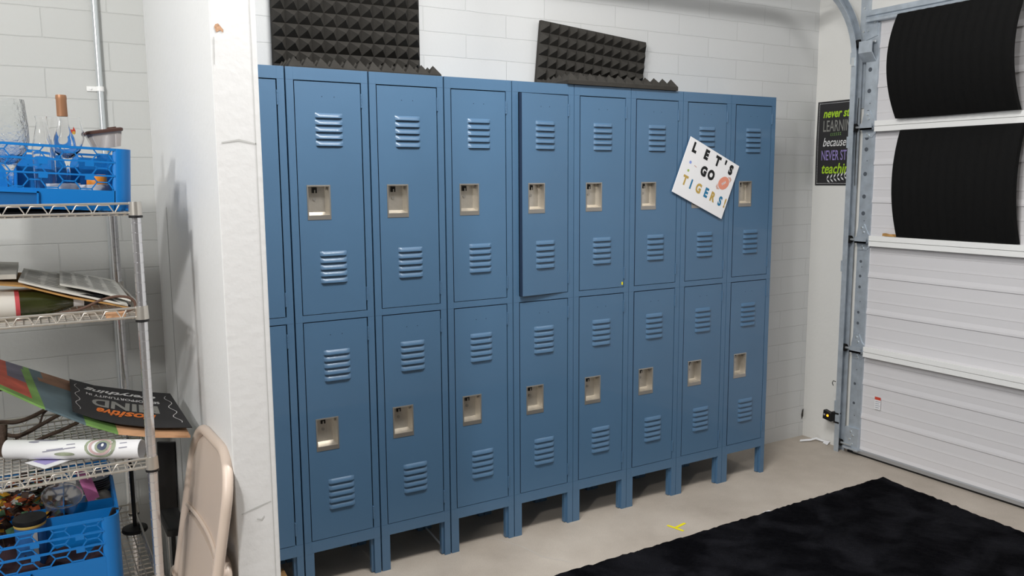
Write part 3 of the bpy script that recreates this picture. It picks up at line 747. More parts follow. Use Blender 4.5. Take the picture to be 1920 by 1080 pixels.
def shelf(z):
    mb = MB(); r = 0.0028; top = z+0.0235
    for y in (YA, YB):
        for zz in (z, top): mb.tube([(XA, y, zz), (XB, y, zz)], 0.0033, 8)
        x = XA+0.02; pts = []
        while x < XB-0.02:
            pts += [(x, y, z), (x+.012, y, top-.003), (x+.036, y, top-.003)]; x += 0.048
        mb.tube([q for q in pts if q[0] < XB-.012], 0.0024, 6)
    for x in (XA, XB):
        for zz in (z, top): mb.tube([(x, YA, zz), (x, YB, zz)], 0.0033, 8)
        y = YA+0.02; pts = []
        while y < YB-0.03: pts += [(x, y, z), (x, y+.012, top-.003), (x, y+.036, top-.003)]; y += 0.048
        mb.tube(pts, 0.0024, 6)
    x = XA+0.018
    while x < XB-0.008: mb.tube([(x, YA-.002, z-.0035), (x, YB+.002, z-.0035)], 0.0017, 6); x += 0.0185
    for k in range(1, 20): y = YA+(YB-YA)*k/20; mb.tube([(XA, y, z-.0065), (XB, y, z-.0065)], 0.0028 if k % 5 == 0 else 0.0017, 6)
    o = mb.build('shelf', M['wire'], rk, smooth=50)
    for px, py in ((XB, YA), (XB, YB), (XA, YA), (XA, YB)): MB().lathe([(0.0125, z-.006), (0.0165, z-.006), (0.0150, z+.028), (0.0125, z+.028)], (px, py, 0), 18).build('collar', M['wire'], o)
for z in shelf_z: shelf(z)

# ------------------------------------------------------------------ blue glass racks (crates)
def crate(label, loc, rot, band, size=0.50, divider=False):
    t = thing('dish_rack', label, 'dish rack', loc, group='blue plastic glass racks'); t.rotation_euler = rot
    Hc = band+0.105; hs = size/2; cr_ = 0.030; cw = 0.040
    bars = [band, band+0.0385, band+0.0720, Hc]
    # outline of the corner posts and bands
    k8 = 6
    for sx, sy in ((1, 1), (1, -1), (-1, 1), (-1, -1)):
        out = [(sx*hs, sy*(hs-cw))]
        for k in range(k8+1):
            a = k/k8*PI/2; out.append((sx*(hs-cr_+cr_*math.cos(a)), sy*(hs-cr_+cr_*math.sin(a))))
        out.append((sx*(hs-cw), sy*hs)); n = len(out)
        inn = [(x-sx*.004 if abs(abs(x)-hs) < .02 or 1 else x, y-sy*.004) for x, y in out]
        MB().prism(out+inn[::-1], 0.0, Hc, 'z').build('corner_post', M['plastic'], t, smooth=50)
    def wall(frame):        # frame(u, z, d): u along the wall, d inwards
        mb = MB(); u0, u1 = -(hs-cw), hs-cw
        def bx(a, b, z0, z1, d0=0.0, d1=0.0045):
            vs = [frame(u, z, d) for d in (d0, d1) for z in (z0, z1) for u in (a, b)]
            mb.add(vs, [(0,1,3,2), (4,6,7,5), (0,2,6,4), (1,5,7,3), (0,4,5,1), (2,3,7,6)])
        bx(u0-.002, u1+.002, 0, band)
        for zb, hb_ in ((bars[1], .0042), (bars[2], .0042), (Hc, .0062)): bx(u0-.002, u1+.002, zb-hb_, zb, -0.0008, 0.006)
        for zb in bars[1:3]:
            for uc in (-0.145, -0.045, 0.055, 0.155): bx(uc-.010, uc+.010, zb-.014, zb+.001, -.001, .005)
        # honeycomb, clipped to the openings
        a = 0.0245; hh = 0.0345; wd = 0.0015
        segs = []
        for ci in range(-8, 9):
            for ri in range(-1, 6):
                cx = ci*1.5*a; cz = band+0.020+ri*hh+(hh/2 if ci % 2 else 0)
                vv = [(cx+a*math.cos(k*PI/3), cz+hh/2*math.copysign(1, math.sin(k*PI/3))*(1 if k % 3 else 0)) for k in range(6)]
                for k in range(3): segs.append((vv[k], vv[(k+1) % 6]))
        for p, q in segs:
            # clip
            t0, t1 = 0.0, 1.0; dx, dz = q[0]-p[0], q[1]-p[1]; ok = True
            for (den, num_lo, num_hi) in ((dx, u0-p[0], u1-p[0]), (dz, band-p[1], Hc-.005-p[1])):
                if abs(den) < 1e-9:
                    if num_lo > 0 or num_hi < 0: ok = False
                else:
                    a0, a1 = sorted((num_lo/den, num_hi/den)); t0, t1 = max(t0, a0), min(t1, a1)
            if not ok or t1-t0 < 0.02: continue
            A = (p[0]+dx*t0, p[1]+dz*t0); B = (p[0]+dx*t1, p[1]+dz*t1)
            L_ = math.hypot(dx, dz); ox, oz = -dz/L_*wd, dx/L_*wd
            vs = [frame(x, z, d) for d in (0.0008, 0.004) for x, z in ((A[0]-ox, A[1]-oz), (A[0]+ox, A[1]+oz), (B[0]+ox, B[1]+oz), (B[0]-ox, B[1]-oz))]
            mb.add(vs, [(0,1,2,3), (7,6,5,4), (0,4,5,1), (1,5,6,2), (2,6,7,3), (3,7,4,0)])
        return mb
    wall(lambda u, z, d: (u, -hs+d, z)).build('lattice_wall', M['plastic'], t, smooth=0)
    wall(lambda u, z, d: (u, hs-d, z)).build('lattice_wall', M['plastic'], t, smooth=0)
    wall(lambda u, z, d: (-hs+d, u, z)).build('lattice_wall', M['plastic'], t, smooth=0)
    wall(lambda u, z, d: (hs-d, u, z)).build('lattice_wall', M['plastic'], t, smooth=0)
    MB().box(-hs+.004, hs-.004, -hs+.004, hs-.004, 0.002, 0.007).build('base', M['plastic'], t, smooth=0)
    hd = MB()   # raised frame of the hand hold on the front
    for (a, b, z0, z1) in ((-.14, .045, band-.012, band-.008), (-.14, .045, band-.046, band-.043), (-.14, -.136, band-.046, band-.008), (.041, .045, band-.046, band-.008)):
        hd.box(a, b, -hs-.006, -hs, max(z0, .001), max(z1, .003))
    hd.box(-.136, .041, -hs-.0012, -hs+.001, max(band-.043, .001), band-.012, 1)
    hd.build('hand_hold', [M['plastic'], mat('blue_shade', srgb(14, 92, 152), 0.5)], t, smooth=0)
    if not divider:
        dv = MB(); dv.box(-hs+.008, hs-.008, hs-.0095, hs-.0065, 0.008, Hc-.012); dv.box(hs-.0095, hs-.0065, -hs+.012, hs-.012, 0.008, Hc-.012)
        for u in (-0.12, 0.0, 0.12): dv.box(u-.001, u+.001, 0.02, hs-.012, 0.008, Hc-.045)
        dv.box(-hs+.008, hs-.008, 0.06, 0.062, 0.008, Hc-.05)
        dv.build('divider', M['plastic'], t, smooth=0)
    if divider:
        dv = MB(); 
        dv.box(.1185, .1215, -.02, hs-.006, 0.008, Hc-.040)
        dv.box(.02, hs-.006, -.1015, -.0985, 0.008, Hc-.03); dv.box(.02, hs-.006, .0185, .0215, 0.008, Hc-.045)
        dv.build('divider', M['plastic'], t, smooth=0)
    return t
tilt = math.radians(3.2)
crate('blue honeycomb dish rack of glasses on the top shelf of the wire rack', (-0.266-0.25*math.cos(tilt)-.004, -0.37, 1.4600+0.25*math.sin(tilt)), (0, tilt, 0), 0.050)
crate('blue honeycomb dish rack of party supplies on the bottom shelf of the wire rack', (-0.340-0.25, -0.37, 0.4575), (0, 0, math.radians(-2)), 0.112, divider=True)
tr = MB(); tr.box(-0.80, -0.345, -0.60, -0.15, 1.4575, 1.4655); 
tag(tr.build('black_tray', M['blackplastic'], smooth=0, bevel=0.002), 'flat black tray under the upper blue dish rack', 'tray')

def glass_prof(outer, t=0.0022):
    inner = [(max(r-t, 0.0), z+(t if i == 0 else 0)) for i, (r, z) in enumerate(outer)]
    return outer+inner[::-1]
def lathe_thing(name, label, cat, prof, loc, m, n=28, rot=None, group=None, mis=None):
    mb = MB(); mb.lathe(prof, (0, 0, 0), n, mis=mis); o = mb.build(name, m, smooth=45); o.location = loc
    if rot: o.rotation_euler = rot
    return tag(o, label, cat, group)
zc = 1.475
# big textured goblet
lathe_thing('glass_goblet', 'large textured clear goblet at the left in the upper dish rack', 'glass',
  [(0.0, 0.0), (0.036, 0.001), (0.037, 0.004), (0.010, 0.012), (0.007, 0.05), (0.009, 0.085), (0.018, 0.100), (0.040, 0.125), (0.050, 0.160), (0.050, 0.200), (0.045, 0.262), (0.0425, 0.262), (0.0475, 0.2), (0.0475, 0.16), (0.038, 0.128), (0.016, 0.104), (0.0, 0.101)],
  (-0.530, -0.42, 1.4815), M['cutglass'], 36)
lathe_thing('glass_carafe', 'small clear bottle-shaped glass between the goblet and wine glass', 'bottle',
  [(0.0, 0.0), (0.022, 0.001), (0.026, 0.02), (0.026, 0.14), (0.020, 0.165), (0.012, 0.205), (0.0125, 0.216), (0.0145, 0.222), (0.0125, 0.222), (0.0105, 0.205), (0.018, 0.165), (0.024, 0.14), (0.024, 0.02), (0.0, 0.004)],
  (-0.452, -0.47, 1.479), M['glass'], 28)
wg = thing('wine_glass', 'clear balloon wine glass with a small flame print in upper dish rack', 'glass', (-0.398, -0.44, 1.4745))
MB().lathe([(0.0, 0.0), (0.035, 0.001), (0.035, 0.003), (0.008, 0.009), (0.0045, 0.03), (0.0045, 0.105), (0.012, 0.122), (0.032, 0.142), (0.0435, 0.172), (0.0435, 0.192), (0.037, 0.228), (0.0355, 0.228), (0.042, 0.192), (0.042, 0.172), (0.031, 0.1445), (0.011, 0.1255), (0.0, 0.123)], n=36).build('glass_body', M['glass'], wg, smooth=50)
fl = MB()
for (pts, mi) in (([(0, 0), (.010, -.002), (.011, .006), (.006, .016), (.004, .008), (-.002, .009)], 0), ([(.001, -.003), (.009, -.004), (.009, .004), (.003, .004)], 1)):
    def wrap(u, v, r=0.0440): a = -0.95+u/r; return (r*math.cos(a-0.35), r*math.sin(a-0.35), 0.186+v)
    fl.add([wrap(u, v, 0.0440 if mi == 0 else 0.0444) for u, v in pts], [tuple(range(len(pts)))], mi)
fl.build('flame_print', [M['red'], M['boardyellow']], wg, smooth=0)
bt = thing('wine_bottle', 'clear bottle with copper foil neck standing in the upper dish rack', 'bottle', (-0.398, -0.345, 1.4745))
MB().lathe([(0.0, 0.004), (0.028, 0.001), (0.031, 0.006), (0.031, 0.155), (0.026, 0.180), (0.0155, 0.205), (0.0130, 0.225), (0.0130, 0.240), (0.0, 0.240)], n=28).build('glass_body', M['glass'], bt)
MB().lathe([(0.0, 0.293), (0.0125, 0.293), (0.0135, 0.290), (0.0138, 0.283), (0.0130, 0.279), (0.0134, 0.238), (0.0131, 0.236)], n=28).build('foil_capsule', M['foil'], bt)
ct = thing('takeout_container', 'clear plastic tub with a brown lid tipped on the dish rack corner', 'container', (-0.298, -0.385, 1.6265)); ct.rotation_euler = (0, math.radians(-9), 0)
def rr(w, d, r, z, n=5):
    out = []
    for (sx, sy, a0) in ((1, 1, 0), (-1, 1, PI/2), (-1, -1, PI), (1, -1, 1.5*PI)):
        for k in range(n+1):
            a = a0+k/n*PI/2; out.append((sx*(w-r)+r*math.cos(a), sy*(d-r)+r*math.sin(a), z))
    return out
def loft(mb, loops, mi=0, caps=(True, True)):
    n = len(loops[0]); o = len(mb.v); vs = [p for L_ in loops for p in L_]; fs = []
    for i in range(len(loops)-1):
        for k in range(n): l = (k+1) % n; fs.append((i*n+k, i*n+l, (i+1)*n+l, (i+1)*n+k))
    if caps[0]: fs.append(tuple(range(n-1, -1, -1)))
    if caps[1]: fs.append(tuple((len(loops)-1)*n+k for k in range(n)))
    mb.add(vs, fs, mi)
q = MB(); loft(q, [rr(.034, .034, .012, 0.0), rr(.043, .043, .014, .038), rr(.0455, .0455, .014, .039), rr(.0455, .0455, .014, .042)], caps=(True, False)); q.build('tub', M['smokeplastic'], ct)
q = MB(); loft(q, [rr(.0470, .0470, .014, .0400), rr(.0475, .0475, .014, .0465), rr(.0430, .0430, .012, .0490)]); q.box(.012, .034, -.008, .008, .0485, .0535); q.build('lid', M['choc'], ct)
cup_p = [(0.0, 0.0), (0.024, 0.0), (0.028, 0.005), (0.036, 0.040), (0.039, 0.062), (0.0365, 0.062), (0.033, 0.040), (0.022, 0.006), (0.0, 0.005)]
for (x, y, nm) in ((-0.415, -0.520, 'white ceramic cup at the left of two behind the rack lattice'), (-0.345, -0.560, 'white ceramic cup at the right corner behind the rack lattice')):
    lathe_thing('ceramic_cup', nm, 'cup', cup_p, (x, y, 1.4695-(x+.415)*.05), M['ceramic'], 28, group='white cups in the upper dish rack')
lathe_thing('plastic_pot', 'orange plastic pot seen through the upper dish rack lattice', 'pot', [(0.0, 0.0), (0.022, 0.0), (0.026, 0.02), (0.024, 0.085), (0.022, 0.088), (0.0, 0.088)], (-0.335, -0.475, 1.466), M['amberfruit'])
lathe_thing('dark_jar', 'black jar at the left edge inside the upper dish rack', 'jar', [(0.0, 0.0), (0.030, 0.0), (0.032, 0.01), (0.032, 0.12), (0.024, 0.135), (0.024, 0.175), (0.0, 0.177)], (-0.585, -0.53, 1.482), M['blackplastic'])

# ------------------------------------------------------------------ second shelf: bottle, papers, strap
wb = thing('wine_bottle', 'dark green wine bottle lying on the second shelf of the rack', 'bottle', (-0.475, -0.475, 1.2255))
wb.rotation_euler = (0, PI/2, math.radians(2))
MB().lathe([(0.0, -0.175), (0.030, -0.175), (0.0365, -0.168), (0.0365, -0.010), (0.033, 0.012), (0.0235, 0.045), (0.0175, 0.062), (0.0165, 0.070)], n=32).build('glass_body', M['darkglass'], wb, smooth=50)
MB().lathe([(0.0369, -0.150), (0.0369, -0.068), (0.0371, -0.068), (0.0371, -0.058), (0.0366, -0.058)], n=32, mis=[0, 1, 1, 1]).build('label', [M['label'], M['labelred']], wb)
MB().lathe([(0.0180, 0.054), (0.0172, 0.066), (0.0168, 0.088)], n=24).build('neck_label', M['ceramic'], wb)
MB().lathe([(0.0164, 0.068), (0.0160, 0.118), (0.0172, 0.120), (0.0172, 0.134), (0.0, 0.135)], n=24).build('capsule', M['blackplastic'], wb)
def ruled(near, far, yn, yf, nu=24, nv=6, lift=0.0, u0=0.0, u1=1.0):
    def interp(L_, t):
        t = t*(len(L_)-1); i = min(int(t), len(L_)-2); k = t-i
        return (L_[i][0]*(1-k)+L_[i+1][0]*k, L_[i][1]*(1-k)+L_[i+1][1]*k)
    def fn(u, v, d=0.0):
        a = interp(near, u); b = interp(far, u)
        return (a[0]*(1-v)+b[0]*v, yn*(1-v)+yf*v, a[1]*(1-v)+b[1]*v+lift+d)
    return fn
def sheet(fn, t, nu=24, nv=6, mb=None, mf=None, mi=0):
    mb = mb or MB()
    top = [[fn(i/nu, j/nv, t) for j in range(nv+1)] for i in range(nu+1)]; bot = [[fn(i/nu, j/nv, 0) for j in range(nv+1)] for i in range(nu+1)]
    mb.grid(top, mi, mf); mb.grid(bot, mi)
    mb.grid([top[0], bot[0]], mi); mb.grid([top[-1], bot[-1]], mi)
    mb.grid([[r[0] for r in top], [r[0] for r in bot]], mi, (lambda i, j: mf(j, 0)) if mf else None); mb.grid([[r[-1] for r in top], [r[-1] for r in bot]], mi)
    return mb
cbn = [(-0.600, 1.286), (-0.520, 1.274), (-0.417, 1.237), (-0.332, 1.214), (-0.282, 1.198)]; cbf = [(-0.600, 1.283), (-0.518, 1.276), (-0.43, 1.247), (-0.36, 1.222), (-0.290, 1.199)]
fcb = ruled(cbn, cbf, -0.525, -0.20)
tag(sheet(fcb, 0.004).build('cardboard_sheet', M['cardboard']), 'tan cardboard sheet under the newspapers on the second shelf', 'cardboard')
def newspaper(label, near, far, yn, yf, lift, rows, wcol):
    fn = ruled(near, far, yn, yf, lift=lift); t = thing('newspaper', label, 'newspaper', group='papers on the second shelf')
    sheet(fn, 0.005).build('pages', M['news'], t)
    ink = MB()
    for c in range(wcol):
        for r in range(rows):
            u0 = 0.05+c*0.9/wcol; u1 = u0+0.9/wcol*random.uniform(.6, .86); v0 = 0.10+r*0.82/rows; v1 = v0+0.82/rows*0.42
            ink.grid([[fn(u0+(u1-u0)*i/4, v, 0.0056) for v in (v0, v1)] for i in range(5)])
    fn2 = ruled(near, far, yn-.0006, yf, lift=lift)
    ink.build('printed_columns', M['newsink'], t, smooth=0)
    return t
nn = [(-0.531, 1.286), (-0.452, 1.2575), (-0.36, 1.228), (-0.285, 1.204)]; nf = [(-0.518, 1.287), (-0.429, 1.267), (-0.36, 1.246), (-0.294, 1.226)]
newspaper('folded newspaper lying lowest on the tan cardboard sheet', nn, nf, -0.52, -0.20, 0.0005, 9, 5)
n2n = [(-0.440, 1.266), (-0.39, 1.252), (-0.33, 1.232), (-0.276, 1.2105)]; n2f = [(-0.429, 1.270), (-0.385, 1.262), (-0.33, 1.246), (-0.285, 1.232)]
newspaper('folded newspaper on top, sliding down towards the chrome front post', n2n, n2f, -0.50, -0.19, 0.004, 11, 4)
bk_ = [(-0.420, 1.248), (-0.34, 1.226), (-0.278, 1.202)]
fbk = ruled(bk_, [(-0.42, 1.252), (-0.34, 1.230), (-0.285, 1.206)], -0.515, -0.35)
tag(sheet(fbk, 0.004, 12, 3).build('black_booklet', M['blackplastic']), 'thin black booklet sandwiched among the newspapers', 'booklet')
fw_ = ruled([(-0.66, 1.292), (-0.60, 1.292), (-0.535, 1.290)], [(-0.66, 1.300), (-0.60, 1.298), (-0.53, 1.292)], -0.47, -0.12)
tag(sheet(fw_, 0.012, 8, 3).build('paper_stack', M['news']), 'thick pale paper stack at the left end of the second shelf', 'paper stack')
sd = MB(); cpts = [(-0.456, 1.206), (-0.421, 1.209), (-0.391, 1.216), (-0.356, 1.231), (-0.324, 1.2385), (-0.298, 1.2375), (-0.280, 1.230), (-0.272, 1.218), (-0.275, 1.205), (-0.30, 1.198), (-0.35, 1.194)]
def smooth_pts(pts, k=5):
    out = []; n = len(pts)
    for i in range(n-1):
        p0, p1, p2, p3 = [Vector(pts[max(0, min(n-1, j))]) for j in (i-1, i, i+1, i+2)]
        for s in range(k):
            t = s/k; out.append(0.5*((2*p1)+(p2-p0)*t+(2*p0-5*p1+4*p2-p3)*t*t+(3*p1-p0-3*p2+p3)*t**3))
    out.append(Vector(pts[-1])); return out
sd.tube(smooth_pts([(x, -0.565, z) for x, z in cpts]), 0.0034, 8)
tag(sd.build('brown_strap', M['leather']), 'brown cord looping over the front of the second shelf', 'cord')
tp_ = MB(); tp_.box(-0.62, -0.36, -0.60, -0.42, 1.1895, 1.1925)
fc = MB(); fc.box(-0.345, -0.30, -0.61, -0.58, 1.1895, 1.2015)
tag(fc.build('wood_chip', M['boardpeach'], smooth=0), 'small tan wood piece behind the second shelf rail', 'wood piece')

# ------------------------------------------------------------------ third shelf: painted board, chalk sign, roll, card, twigs
bn = [(-0.660, 1.066), (-0.590, 1.021), (-0.509, 0.963), (-0.406, 0.899), (-0.331, 0.861), (-0.240, 0.837), (-0.150, 0.822)]
bf = [(-0.660, 1.050), (-0.597, 1.022), (-0.543, 0.995), (-0.425, 0.935), (-0.340, 0.905), (-0.245, 0.876), (-0.150, 0.852)]
fboard = ruled(bn, bf, -0.53, -0.15)
pb = thing('painted_board', 'curved painted board sagging across the third shelf to the partition', 'painted board')
def bcol(i, j):
    u, v = (i+.5)/48, (j+.5)/10; x = fboard(u, v)[0]
    if x < -0.525-.02*v: return 1 if v > .12 and not (v > .45 and x > -0.60+.02) else (3 if x > -.585 and v > .45 else 0 if v < .12 else 2)
    if x < -0.497-.035*v: return 0
    if v > 0.72 and x > -0.50: return 6
    if x < -0.408: return 4 if v > 0.0 else 0
    if x < -0.336: return 0
    return 5
mbb = sheet(fboard, 0.006, 48, 10, mf=bcol)
mbb.build('panel', [M['boardgreen'], M['boardred'], M['boardyellow'], M['boardviolet'], M['boardgrey'], M['boardpeach'], M['boardbrown']], pb)
cs = thing('chalkboard_sign', 'black chalkboard-style sheet with upside-down lettering lying on the painted board', 'sign')
sn_ = [(-0.434, 0.930), (-0.383, 0.902), (-0.327, 0.879), (-0.235, 0.853), (-0.140, 0.838)]; sf = [(-0.425, 0.945), (-0.360, 0.916), (-0.279, 0.893), (-0.215, 0.875), (-0.148, 0.861)]
fsign = ruled(sn_, sf, -0.505, -0.165, lift=0.004)
sheet(fsign, 0.002, 24, 6).build('sheet', M['slate'], cs)
tw = {k: MB() for k in ('greyink', 'whiteink', 'orangeink')}
fr = lambda x, y: fsign(1-x, 1-y, 0.0032)       # rotated half a turn: readable from the wall side
def put_sign(k, x, y, body, size, bold, shear, xs, ys):
    vs, fs = text2d(body, size, bold, shear, 1.0, 'CENTER')
    tw[k].add([fr(x+px*xs, y+py*ys) for px, py in vs], fs)
put_sign('orangeink', 0.47, 0.76, 'Positive', 0.2, 0.006, 0.3, 0.80, 1.1)
put_sign('greyink', 0.48, 0.535, 'MIND', 0.3, 0.010, 0, 0.78, 0.95)
put_sign('whiteink', 0.50, 0.335, 'SEES OPPORTUNITY IN', 0.1, 0.001, 0, 0.66, 0.9)
put_sign('whiteink', 0.50, 0.195, 'everything', 0.15, 0.004, 0.3, 1.05, 0.9)
for side in (0.07, 0.93):
    pts = [(side+0.025*math.sin(k*0.9), 0.12+k*0.76/20) for k in range(21)]
    for (a, b), (c, d) in zip(pts, pts[1:]): tw['whiteink'].add([fr(a-.003, b), fr(a+.003, b), fr(c+.003, d), fr(c-.003, d)], [(0,1,2,3)])
for k, m_ in tw.items(): m_.build('lettering', M[k], cs, smooth=0)
# rolled print
rl = thing('rolled_poster', 'rolled white art print lying across the third shelf', 'poster roll')
A, B = Vector((-0.590, -0.380, 0.8225)), Vector((-0.279, -0.565, 0.8225)); ax = (B-A).normalized(); Lr = (B-A).length
up = Vector((0, 0, 1)); sdv = ax.cross(up).normalized()
def rp(t, a, r): return A+ax*(Lr*t)+(up*math.cos(a)+sdv*math.sin(a))*r    # a=0 top, a>0 towards the viewer
q = MB(); n = 40; prof_a = [k/n*2*PI*1.35 for k in range(n+1)]
q.grid([[rp(t, a, 0.0265-0.0010*a/PI) for a in prof_a] for t in [k/10 for k in range(11)]])
q.build('sheet', M['paper'], rl, recalc=False)
pr_ = {k: MB() for k in ('artgreen', 'artpink', 'artnavy', 'artgrey', 'paper')}
def patch(k, tc, ac, rt, ra, n=20, ring=None, d=0.0005):
    pts = [(tc+rt*math.cos(i*2*PI/n), ac+ra*math.sin(i*2*PI/n)) for i in range(n)]
    if ring:
        ins = [(tc+rt*ring*math.cos(i*2*PI/n), ac+ra*ring*math.sin(i*2*PI/n)) for i in range(n)]
        pr_[k].add([rp(t, a, 0.0266+d) for t, a in pts+ins], [(i, (i+1) % n, n+(i+1) % n, n+i) for i in range(n)])
    else: pr_[k].add([rp(tc, ac, 0.0266+d)]+[rp(t, a, 0.0266+d) for t, a in pts], [(0, 1+i, 1+(i+1) % n) for i in range(n)])
patch('artgreen', .72, .95, .115, 1.25, ring=.82); patch('artpink', .72, .95, .085, .95, ring=.75); patch('artgreen', .735, .95, .055, .70, ring=.6); patch('artnavy', .735, .95, .036, .42, d=.0008); patch('paper', .737, .85, .010, .16, d=.0012)
patch('artgreen', .80, .75, .030, .55); patch('artgreen', .46, 1.75, .075, .20); patch('artgrey', .30, .15, .09, .16); patch('artgrey', .22, .45, .04, .12)
for (t0, a0, ln) in ((.30, 1.45, .16), (.33, 1.3, .12), (.46, 1.15, .08), (.86, 1.1, .06), (.86, .6, .05), (.47, .75, .06)):
    pr_['artgrey'].add([rp(t0, a0, .0272), rp(t0+ln, a0-ln*1.7, .0272), rp(t0+ln, a0-ln*1.7+.10, .0272), rp(t0, a0+.10, .0272)], [(0,1,2,3)])
for k, m_ in pr_.items(): m_.build('artwork_print', M[k], rl, smooth=0)
cd_ = thing('printed_card', 'small white card with lilac print lying in front of the rolled print', 'card')
kk = [(-0.552, -0.430), (-0.507, -0.512), (-0.436, -0.462), (-0.482, -0.40)]
q = MB(); zc_ = 0.7925; q.add([(x, y, zc_) for x, y in kk]+[(x, y, zc_+.0015) for x, y in kk], [(0,1,2,3), (4,5,6,7)]+[(k, (k+1) % 4, (k+1) % 4+4, k+4) for k in range(4)]); q.build('card', M['paper'], cd_, smooth=0)
q = MB(); c0 = Vector((sum(x for x, y in kk)/4, sum(y for x, y in kk)/4)); q.add([(c0.x+(x-c0.x)*.62-.004, c0.y+(y-c0.y)*.62+.008, zc_+.0019) for x, y in kk], [(0,1,2,3)]); q.build('lilac_print', M['lilac'], cd_, smooth=0)
tg = thing('twig_frame', 'dark brown bent twig frame at the left on the third shelf', 'twig decoration')
for pts, r in (([(-0.603, -0.33, 0.7925), (-0.600, -0.33, 0.84), (-0.597, -0.328, 0.880)], .0105),
               ([(-0.68, -0.22, 0.860), (-0.608, -0.20, 0.855), (-0.572, -0.20, 0.849), (-0.535, -0.20, 0.857), (-0.496, -0.19, 0.871)], .0060),
               ([(-0.68, -0.27, 0.850), (-0.609, -0.25, 0.834), (-0.567, -0.25, 0.822), (-0.518, -0.25, 0.840), (-0.468, -0.24, 0.861), (-0.45, -0.235, 0.866)], .0056),
               ([(-0.54, -0.28, 0.800), (-0.502, -0.28, 0.815), (-0.456, -0.28, 0.829), (-0.414, -0.27, 0.842)], .0054),
               ([(-0.68, -0.33, 0.820), (-0.63, -0.33, 0.818), (-0.600, -0.33, 0.815), (-0.575, -0.335, 0.806)], .0064),
               ([(-0.66, -0.12, 0.925), (-0.59, -0.12, 0.932), (-0.545, -0.12, 0.920)], .0045),
               ([(-0.575, -0.20, 0.80), (-0.52, -0.19, 0.82), (-0.50, -0.19, 0.86), (-0.48, -0.19, 0.875)], .0030)):
    MB().tube(smooth_pts(pts, 6), r, 9).build('twig', M['twig'], tg)

# ------------------------------------------------------------------ bottom shelf: contents of the lower rack, stand
zb4 = 0.4655
lv = MB()
leafm = []
for k in range(300):
    c = Vector((random.uniform(-.68, -.47), random.uniform(-.40, -.14), random.uniform(.58, .69)))
    if c.x > -.53 and c.y < -.27: c.z = min(c.z, .615)
    a = random.uniform(0, 2*PI); L_ = random.uniform(.022, .042); d = Vector((math.cos(a), math.sin(a), random.uniform(-.5, .6))).normalized(); n = d.cross(Vector((random.uniform(-1, 1), random.uniform(-1, 1), 1))).normalized()*L_*.38
    mi = random.choices([0, 1, 2, 3], [4, 5, 3, 1.5])[0]
    tipc = c+d*L_; mid = c+d*L_*.5
    lv.add([c, mid+n, tipc, mid-n, mid+n.cross(d)*.15], [(0,1,4), (1,2,4), (2,3,4), (3,0,4)], mi)
for k in range(9):
    x, y = random.uniform(-.65, -.5), random.uniform(-.38, -.2)
    lv.tube([(x, y, zb4+.004), (x+random.uniform(-.02, .02), y, .54), (x+random.uniform(-.03, .03), y+random.uniform(-.02, .02), .63)], .002, 5, 1)
tag(lv.build('artificial_foliage', [M['leafrust'], M['leafdark'], M['leafgreen'], M['leafgold']], smooth=0), 'bunch of rust, green and gold artificial leaves in the lower dish rack', 'artificial plant')
lathe_thing('deli_cup', 'round clear plastic cup lying tilted on top of the lower dish rack', 'cup',
  [(0.0, 0.0), (0.036, 0.0), (0.038, 0.003), (0.050, 0.050), (0.053, 0.051), (0.053, 0.055), (0.0505, 0.055), (0.0485, 0.050), (0.036, 0.004), (0.0, 0.0025)],
  (-0.476, -0.335, 0.612), M['deliplastic'], 36, rot=(math.radians(22), math.radians(6), 0))
pk = MB(); pk.grid([[(-0.434+.0095*j+.006*i, -0.262+.006*math.sin(i), .70-.125*i/6-.004*j) for j in range(5)] for i in range(7)]); 
tag(pk.build('pink_paper', M['pink'], smooth=60, recalc=False), 'bright pink folded paper standing in the lower dish rack', 'paper')
pl_p = [(0.0, 0.0), (0.030, 0.0), (0.034, 0.002), (0.046, 0.0045), (0.0465, 0.0055), (0.034, 0.0034), (0.030, 0.0016), (0.0, 0.0016)]
nms = ['topmost', 'second from top', 'third from top', 'fourth from top', 'third from bottom', 'second from bottom', 'lowest']
plate0 = None
for k, nm in enumerate(nms[::-1]):
    if plate0 is None:
        mb = MB(); mb.lathe(pl_p, n=32); p_ = plate0 = mb.build('grey_plate', M['plate'], smooth=40)
    else:
        p_ = plate0.copy(); C.objects.link(p_)
    tag(p_, 'small grey plate in the lower dish rack, %s of its stack' % nm, 'plate', 'stack of grey plates'); p_.location = (-0.384, -0.185, 0.600+k*0.0066)
lathe_thing('grey_bowl', 'upturned grey bowl below the plate stack in the lower dish rack', 'bowl', [(0.030, 0.0), (0.038, 0.012), (0.034, 0.030), (0.020, 0.040), (0.0, 0.042), (0.0, 0.040), (0.018, 0.038), (0.032, 0.028), (0.036, 0.012), (0.028, 0.0)], (-0.374, -0.235, 0.5725), M['greylid'])
cb_ = MB(); P = []  # added dark lumps standing in for the shaded contents of the rack
for j in range(17):
    P.append([(-0.80+0.43*i/24, -0.585+0.42*j/16, 0.545+0.022*math.sin(i*1.3)*math.cos(j*1.1)+0.012*math.sin(i*.7+j*2.1)-(0.05 if i in (0, 24) or j in (0, 16) else 0)) for i in range(25)])
cb_.grid(P); cb_.grid([[(x, y, 0.47) for x, y, z in row] for row in (P[0], P[-1])])
cb_.grid([P[0], [(x, y, 0.47) for x, y, z in P[0]]]); cb_.grid([P[-1], [(x, y, 0.47) for x, y, z in P[-1]]])
cb_.grid([[r_[0] for r_ in P], [(r_[0][0], r_[0][1], 0.47) for r_ in P]]); cb_.grid([[r_[-1] for r_ in P], [(r_[-1][0], r_[-1][1], 0.47) for r_ in P]])
tag(cb_.build('dark_cloth', M['darkcloth'], smooth=60), 'dark maroon cloth bunched inside the lower blue dish rack', 'cloth')
